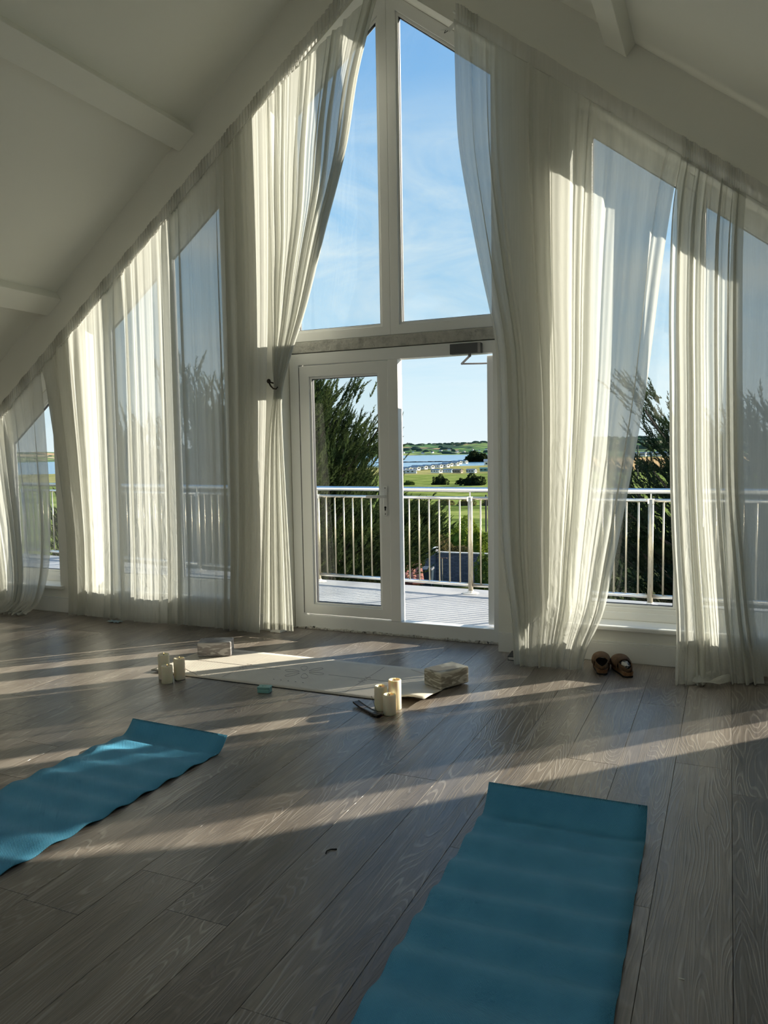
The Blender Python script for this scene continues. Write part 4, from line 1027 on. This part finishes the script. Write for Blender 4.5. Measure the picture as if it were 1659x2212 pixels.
# the dark one on the right
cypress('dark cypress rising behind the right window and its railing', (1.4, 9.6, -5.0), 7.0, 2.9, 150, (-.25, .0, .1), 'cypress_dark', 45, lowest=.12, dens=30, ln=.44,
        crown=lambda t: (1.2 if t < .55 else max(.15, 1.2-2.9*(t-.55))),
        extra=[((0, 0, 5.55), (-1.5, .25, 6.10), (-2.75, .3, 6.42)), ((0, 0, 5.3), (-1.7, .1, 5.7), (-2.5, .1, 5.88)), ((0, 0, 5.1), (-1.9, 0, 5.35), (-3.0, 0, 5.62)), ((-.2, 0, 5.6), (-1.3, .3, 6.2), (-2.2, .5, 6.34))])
def leafball(name, label, cat, c, rad, n, leaf, m, seed, group=None, flat=.0, parts=True):
    rg = np.random.default_rng(seed); root = empty(name, (c[0], c[1], c[2])); tag(root, label, cat, group)
    u = rg.normal(size=(n, 3)); u /= np.linalg.norm(u, axis=1)[:, None]; u[:, 2] = np.abs(u[:, 2])
    lump = 1+.14*np.sin(u[:, 0]*7+seed)+.12*np.sin(u[:, 1]*6+seed*2)+.08*np.sin(u[:, 2]*9+u[:, 0]*5)
    p = u*np.array(rad)*lump[:, None]*(rg.random(n)**.22*.22+.80)[:, None]
    d = u+rg.normal(size=(n, 3))*.7; d /= np.linalg.norm(d, axis=1)[:, None]
    w = np.cross(d, rg.normal(size=(n, 3))); w /= np.linalg.norm(w, axis=1)[:, None]+1e-6
    s = leaf*(.6+.8*rg.random(n))[:, None]
    V = np.stack([p-w*s*.5, p+d*s*.9+w*s*.25*0, p+w*s*.5, p+d*s*1.6], 1)[:, [0, 2, 1, 3]]
    V = np.stack([p-w*s*.45, p+w*s*.45, p+d*s*1.3+w*s*.18, p+d*s*1.3-w*s*.18], 1).reshape(-1, 3)
    F = np.arange(4*n).reshape(n, 4)
    np_mesh('foliage', V, F, m, root)['kind'] = 'stuff'
    core = MB(); k = 14; Q = []
    for i in range(9):
        th_ = math.pi/2*i/8; Q.append([(rad[0]*.82*math.cos(th_)*math.cos(2*math.pi*q/k)*(1+.1*math.sin(q*2+seed)), rad[1]*.82*math.cos(th_)*math.sin(2*math.pi*q/k), rad[2]*.84*math.sin(th_)) for q in range(k+1)])
    core.grid(Q).build('inner_growth', m, root, smooth=True)
    return root
def shrub(label, x, y, rad, n, leaf, m, seed, name='shrub', cat='shrub', group='bushes beyond the balcony', dz=0):
    return leafball(name, label, cat, (x, y, gz(x, y)-.1+dz), rad, n, leaf, m, seed, group)
shrub('rounded clipped hedge lit yellow green along its top', -16.6, 46.8, (1.75, 1.6, 2.15), 9000, .07, 'hedge_bright', 1, 'hedge', 'hedge')
shrub('rounded clipped hedge farthest right behind the garden wall', -12.4, 46.0, (1.5, 1.5, 2.2), 8000, .07, 'hedge_bright', 2, 'hedge', 'hedge')
shrub('brownish rambling hedge along the top of the grey garden wall', -14.4, 36.0, (1.5, .9, 1.75), 8000, .06, 'hedge_brown', 3, 'hedge', 'hedge')
shrub('brownish rambling hedge right of the first one behind the garden wall', -11.1, 36.4, (1.25, .9, 1.6), 6000, .06, 'hedge_brown', 4, 'hedge', 'hedge')
shrub('bright leafy ivy bush at the right end of the grey wall', -10.55, 31.0, (.62, .6, 1.75), 4000, .06, 'ivy', 5)
shrub('grey twiggy shrub between the conifer and the clipped hedge', -17.7, 41.8, (1.4, 1.2, 2.1), 5000, .06, 'hedge_brown', 6)
shrub('dark domed bush on the meadow left of the pair', -68.6, 187, (1.9, 1.5, 2.2), 1200, .2, 'bush_dark', 7)
shrub('small dark bush on the meadow between the two large ones', -63.9, 190, (1.2, 1.1, 1.3), 800, .2, 'bush_dark', 8)
shrub('largest dark bush on the meadow right of the other two', -58.3, 182, (2.8, 1.8, 2.5), 1600, .24, 'bush_dark', 9)
shrub('low straggly bush on the meadow by the door mullion', -77, 186, (1.5, 1, .9), 600, .2, 'bush', 10)
for i, (x, y) in enumerate([(-42.5, 104), (-38.5, 104.5), (-35.0, 104), (-31.6, 104.6), (-28.4, 103.8)]):
    shrub(['first', 'second', 'third', 'fourth', 'fifth'][i]+' bush from the left in the rough hedgerow across the meadow', x, y, (1.35, .8, .95), 1600, .08, 'hedge_brown', 20+i)
for i, (x, y, r_) in enumerate([(-8.5, 20.5, .9), (-6.9, 20.9, 1.0), (-5.3, 20.2, .9), (-10.1, 21.2, .8)]):
    shrub(['leafy green shrub in the garden just under the balcony edge', 'broad green shrub under the balcony edge behind the middle post', 'green shrub under the balcony edge by the right jamb', 'small green shrub under the balcony edge beside the tiled roof'][i], x, y, (.66, .6, r_+.35), 2200, .05, ['bush', 'ivy', 'bush', 'ivy'][i], 30+i)
for i, (x, y, rr, h) in enumerate([(-3.9, 17.0, 1.5, 4.9), (-.2, 16.4, 1.45, 5.2), (3.5, 16, 1.5, 5.2)]):
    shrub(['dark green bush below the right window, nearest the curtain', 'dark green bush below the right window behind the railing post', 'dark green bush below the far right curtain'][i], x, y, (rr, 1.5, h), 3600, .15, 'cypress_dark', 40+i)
for i, (x, y, rr, h) in enumerate([(-27.3, 288, 3.6, 3.3), (-18.5, 284, 3.4, 2.9), (-37.0, 290, 2.4, 1.0)]):
    shrub(['dark scrub on the edge of the stubble field', 'dark scrub right of the other on the edge of the stubble field', 'low scrub at the near corner of the stubble field'][i], x, y, (rr, 2, h), 1500, .3, 'bush_dark', 50+i)
shrub('dark clump of trees behind the caravans on the shore', -312, 1012, (14, 9, 11), 2600, 2.6, 'bush_dark', 60, 'tree_clump', 'trees')
shrub('dark clump of trees right of the other behind the caravans', -268, 1012, (15, 9, 13.5), 2600, 2.6, 'bush_dark', 61, 'tree_clump', 'trees')
# woods and hedgerows on the hills across the bay
HOUSES = list(zip([24.6, 24.0, 23.2, 22.3, 21.6, 20.9, 20.2, 19.6, 19.0, 18.4, 17.9, 17.3, 16.8, 16.3], [2760, 2790, 2740, 2800, 2830, 2745, 2770, 2850, 2900, 2790, 2760, 2870, 2800, 2830]))
rgh = np.random.default_rng(77); Vs = []; Fs = []; o = 0
for i in range(900):
    a = rgh.uniform(-6, 42); ridge = rgh.random() < .42
    d = rgh.uniform(3230, 3330) if ridge else (rgh.uniform(2690, 2860) if rgh.random() < .75 else rgh.uniform(2860, 3200))
    if a < 11 and rgh.random() < .5: d = rgh.uniform(1500, 2600)
    if any(math.hypot(d*math.sin(math.radians(a))-hd*math.sin(R(ha)), d*math.cos(math.radians(a))-hd*math.cos(R(ha))) < 42 for ha, hd in HOUSES): continue
    x, y = -d*math.sin(math.radians(a)), OY+d*math.cos(math.radians(a)); j0 = int(np.clip(np.searchsorted(np.degrees(azs), a), 0, nA-1)); z = float(np.interp(d, ds, Z_[j0]))
    r_ = rgh.uniform(9, 24)*(.8 if ridge else 1); h = rgh.uniform(4, 10)*(.8 if ridge else 1.0); n_ = 8
    ring = [(x+r_*math.cos(2*math.pi*q/n_)*f, y+r_*.6*math.sin(2*math.pi*q/n_)*f, z-1+h*g*(1+.12*math.sin(q*2.3+i))) for f, g in ((1, 0), (1.02, .45), (.62, .9), (.05, 1.02)) for q in range(n_)]
    Vs += ring
    for lv_ in range(3):
        for q in range(n_): Fs.append((o+lv_*n_+q, o+lv_*n_+(q+1) % n_, o+(lv_+1)*n_+(q+1) % n_, o+(lv_+1)*n_+q))
    o += 4*n_
tag(np_mesh('far_woods', Vs, Fs, 'far_trees', smooth=True), 'blue green woods and hedgerows on the hills across the bay', 'trees', kind='stuff')
# white houses dotted on the far shore
for i in range(14):
    a, d = HOUSES[i]
    x, y = -d*math.sin(R(a)), OY+d*math.cos(R(a)); j0 = int(np.searchsorted(np.degrees(azs), a)); z = float(np.interp(d, ds, Z_[j0]))
    w = 4+(i*37 % 3); hs = empty('house', (x, y, z), R(20+i*23)); tag(hs, 'tiny white house on the far shore, number %s from the left' % ['one', 'two', 'three', 'four', 'five', 'six', 'seven', 'eight', 'nine', 'ten', 'eleven', 'twelve', 'thirteen', 'fourteen'][i], 'house', 'white houses on the far shore')
    MB().box(-w, w, -3.6, 3.6, -2, 4.2).build('walls', 'caravan_white', hs)
    MB().add([(-w-.4, -4, 4.2), (w+.4, -4, 4.2), (w+.4, 4, 4.2), (-w-.4, 4, 4.2), (-w-.4, 0, 6.8), (w+.4, 0, 6.8)], [(0, 1, 5, 4), (2, 3, 4, 5), (0, 4, 3), (1, 2, 5), (0, 3, 2, 1)]).build('roof', 'slate', hs)
# low breakwater in the bay
MBk = MB(); pr_ = random.Random(4)
for i in range(60):
    t = i/60; x = -455+130*t; y = 1003+46*t; MBk.box(x, x+2.6, y-3, y+3, -16.2, -14.6+pr_.random()*.7)
bw = MBk.build('breakwater', 'rock'); tag(bw, 'low dark breakwater line across the bay', 'breakwater')

# ------------------------------------------------------------------ caravans
def caravan(loc, rz, ln, w, h, wall_m, roof_m, side_m, label, group='caravans on the shore'):
    c = empty('caravan', loc, rz); tag(c, label, 'caravan', group)
    MB().box(-ln, 0, -w/2, w/2, .4, h*.80).build('body', side_m, c)
    MB().add([(.02, -w/2, .4), (.02, w/2, .4), (.02, w/2, h*.80), (.02, 0, h), (.02, -w/2, h*.80), (-.1, -w/2, .4), (-.1, w/2, .4), (-.1, w/2, h*.8), (-.1, 0, h), (-.1, -w/2, h*.8)],
             [(0, 1, 2, 3, 4), (9, 8, 7, 6, 5), (0, 5, 6, 1), (1, 6, 7, 2), (4, 9, 5, 0)]).build('end_wall', wall_m, c)
    MB().add([(.3, -w/2-.2, h*.79), (-ln-.3, -w/2-.2, h*.79), (-ln-.3, 0, h+.03), (.3, 0, h+.03), (.3, w/2+.2, h*.79), (-ln-.3, w/2+.2, h*.79)], [(0, 3, 2, 1), (3, 4, 5, 2), (0, 1, 5, 4)]).build('roof', roof_m, c)
    MB().box(-.0, .06, -w*.3, w*.3, h*.42, h*.66).build('end_window', 'window_dark', c)
    for q in range(3): MB().box(-ln*(.2+.3*q)-1.3, -ln*(.2+.3*q), -w/2-.05, -w/2, h*.42, h*.66).build('side_window', 'window_dark', c)
AX = math.atan2(-.45, .9)
cv = [(-204.2, 484.4), (-200.3, 488), (-206.8, 512.6), (-203.6, 520), (-214, 553), (-204, 536), (-203.5, 549), (-201.3, 561.8), (-199.3, 572), (-207.1, 603.3), (-205.3, 614), (-220.5, 667.9), (-221.7, 689.2)]
ordn = ['first', 'second', 'third', 'fourth', 'fifth', 'sixth', 'seventh', 'eighth', 'ninth', 'tenth', 'eleventh', 'twelfth', 'thirteenth']
for i, (x, y) in enumerate(cv):
    caravan((x, y, -13.9+1.9*i/12), AX, 10.5, 3.0, 3.2+.5*i/12, 'caravan_white', 'caravan_roof', 'caravan_side', 'white caravan by the water, %s from the left in the row' % ordn[i])
ex = [((-186.5, 471.5), .25, 9.5, 'caravan_side', 'caravan_roof', 'long grey caravan lying broadside in front of the white row'), ((-171.5, 476.5), AX, 8, 'caravan_white', 'caravan_roof', 'white caravan nearest the meadow right of the grey broadside one'),
      ((-166.0, 484), AX+.2, 7, 'pale_blue', 'caravan_roof', 'pale blue touring caravan at the edge of the park'), ((-155.5, 471.4), AX+.3, 6, 'caravan_brown', 'caravan_brown', 'brown caravan on the dry grass'),
      ((-146.0, 470.3), AX+.3, 6, 'caravan_side', 'caravan_roof', 'grey caravan on the dry grass'), ((-137.5, 478.8), .2, 8, 'caravan_green', 'caravan_green', 'dark green caravan on the dry grass by the right jamb')]
for (x, y), a, ln, wm, rm, lb in ex:
    caravan((x, y, gz(x, y)-.2), a, ln, 2.9, 3.0, wm, rm, wm, lb, 'caravans on the near grass')
for i, (x, y) in enumerate([(-73, 655), (-67, 652), (-61, 654), (-55, 648), (-49, 650), (-43, 645), (-37, 645)]):
    caravan((x, y, gz(x, y)), AX+.25, 4.6, 2.8, 4.2, 'caravan_white', 'caravan_roof', 'caravan_side', 'white caravan beyond the stubble field, %s from the left' % ordn[i], 'caravans beyond the stubble field')
wb = empty('clubhouse', (-196, 690, gz(-196, 690)), .3); tag(wb, 'low white building at the right end of the caravan row', 'building')
MB().box(-9, 9, -4, 4, 0, 3.6).build('walls', 'caravan_white', wb); MB().add([(-9.6, -4.6, 3.6), (9.6, -4.6, 3.6), (9.6, 4.6, 3.6), (-9.6, 4.6, 3.6), (-9.6, 0, 5.8), (9.6, 0, 5.8)], [(0, 1, 5, 4), (2, 3, 4, 5), (0, 4, 3), (1, 2, 5), (0, 3, 2, 1)]).build('roof', 'caravan_roof', wb)
for q in range(5): MB().box(-8+3.5*q, -6.4+3.5*q, -4.06, -4, 1.2, 2.6).build('window', 'window_dark', wb)

# ------------------------------------------------------------------ garden things
gw = empty('garden_wall', (-12.4, 33.0, -5.5), .02); tag(gw, 'dark grey brick garden wall below the balcony', 'wall')
MB().box(-1.75, 2.2, 0, .22, 0, 1.55).build('brickwork', 'grey_blockwork', gw)
MB().box(-2.05, -1.45, -.12, .34, 0, 1.75).build('pier', 'grey_blockwork', gw, bevel=.01)
MB().box(-2.1, -1.40, -.17, .39, 1.75, 1.82).build('pier_cap', 'lintel', gw); MB().box(-1.45, 2.25, -.04, .26, 1.55, 1.60).build('coping', 'lintel', gw)
# wash-line post in front of it
wpst = empty('washing_line_post', (-12.9, 31.2, -5.45)); tag(wpst, 'thin rusty washing line post before the garden wall', 'post')
MB().tube([(0, 0, 0), (0, 0, 1.5)], .025, 8).build('upright', 'steel_worn', wpst); MB().tube([(-.25, 0, 1.5), (.25, 0, 1.5)], .025, 8).build('crossbar', 'rust', wpst)
# wheelie bins
for i, (x, y) in enumerate([(-13.95, 30.3), (-13.42, 30.55)]):
    b = empty('wheelie_bin', (x, y, -5.42), .15); tag(b, ['dark wheelie bin with grey lid, left of the pair', 'dark wheelie bin with grey lid, right of the pair'][i], 'bin', 'wheelie bins')
    MB().add([(-.20, -.24, .06), (.20, -.24, .06), (.20, .22, .06), (-.20, .22, .06), (-.26, -.33, .98), (.26, -.33, .98), (.26, .28, .98), (-.26, .28, .98)], [(0, 3, 2, 1), (4, 5, 6, 7), (0, 1, 5, 4), (1, 2, 6, 5), (2, 3, 7, 6), (3, 0, 4, 7)]).build('bin_body', 'bin_plastic', b, bevel=.02)
    MB().add([(-.28, -.36, .98), (.28, -.36, .98), (.28, .32, .98), (-.28, .32, .98), (-.26, -.33, 1.03), (.26, -.33, 1.03), (.26, .30, 1.09), (-.26, .30, 1.09)], [(0, 3, 2, 1), (4, 5, 6, 7), (0, 1, 5, 4), (1, 2, 6, 5), (2, 3, 7, 6), (3, 0, 4, 7)]).build('lid', 'bin_lid', b, bevel=.01)
    for sx in (-1, 1): MB().tube([(sx*.2-.02, .27, .1), (sx*.2+.02, .27, .1)], .1, 14).build('wheel', 'black', b)
# outbuilding with a red tiled roof, half behind the conifer
ob = empty('outbuilding', (-12.6, 24.2, -5.1), R(28)); tag(ob, 'low outbuilding with red clay tiled roof half hidden by the conifer', 'building')
MB().box(-2.4, 1.0, -1.4, 1.4, 0, 1.35).build('walls', 'timber_red', ob)
MB().add([(-2.6, -1.6, 1.25), (1.15, -1.6, 1.25), (1.15, 0, 2.35), (-2.6, 0, 2.35), (1.15, 1.6, 1.25), (-2.6, 1.6, 1.25)], [(0, 1, 2, 3), (3, 2, 4, 5), (1, 4, 2), (0, 3, 5)]).build('roof_deck', 'timber_red', ob)
tmesh = None
sl_ = math.hypot(1.6, 1.1); ua, uz = 1.6/sl_, 1.1/sl_
for i in range(7):
    for j in range(14):
        loc = (-2.5+.27*j, -1.62+ua*(.29*i), 1.27+uz*(.29*i))
        if tmesh is None:
            P = [[(-.13+.26*q/6, ua*s_, uz*s_+.03+.035*math.sin(math.pi*q/6)+dz) for q in range(7)] for s_, dz in ((0, .02), (.33, 0))]
            tmesh = MB().grid(P).build('roof_tile', 'terracotta', ob, smooth=True, loc=loc)
        else: part(tmesh, 'roof_tile', ob, loc)
MB().tube([(-2.6, 0, 2.40), (1.2, 0, 2.40)], .09, 10).build('ridge_tile', 'terracotta', ob, smooth=True)
# poles
for (x, y, h, lb) in ((-16.9, 52.5, 4.0, 'thin wooden pole standing on the meadow edge by the middle post'), (-21.5, 205, 9, 'thin dark pole at the edge of the stubble field')):
    p = MB().tube([(0, 0, 0), (0, 0, h)], .07 if h < 6 else .16, 8).build('wooden_pole', 'pole_wood', loc=(x, y, gz(x, y)-.1)); tag(p, lb, 'pole', 'wooden poles')
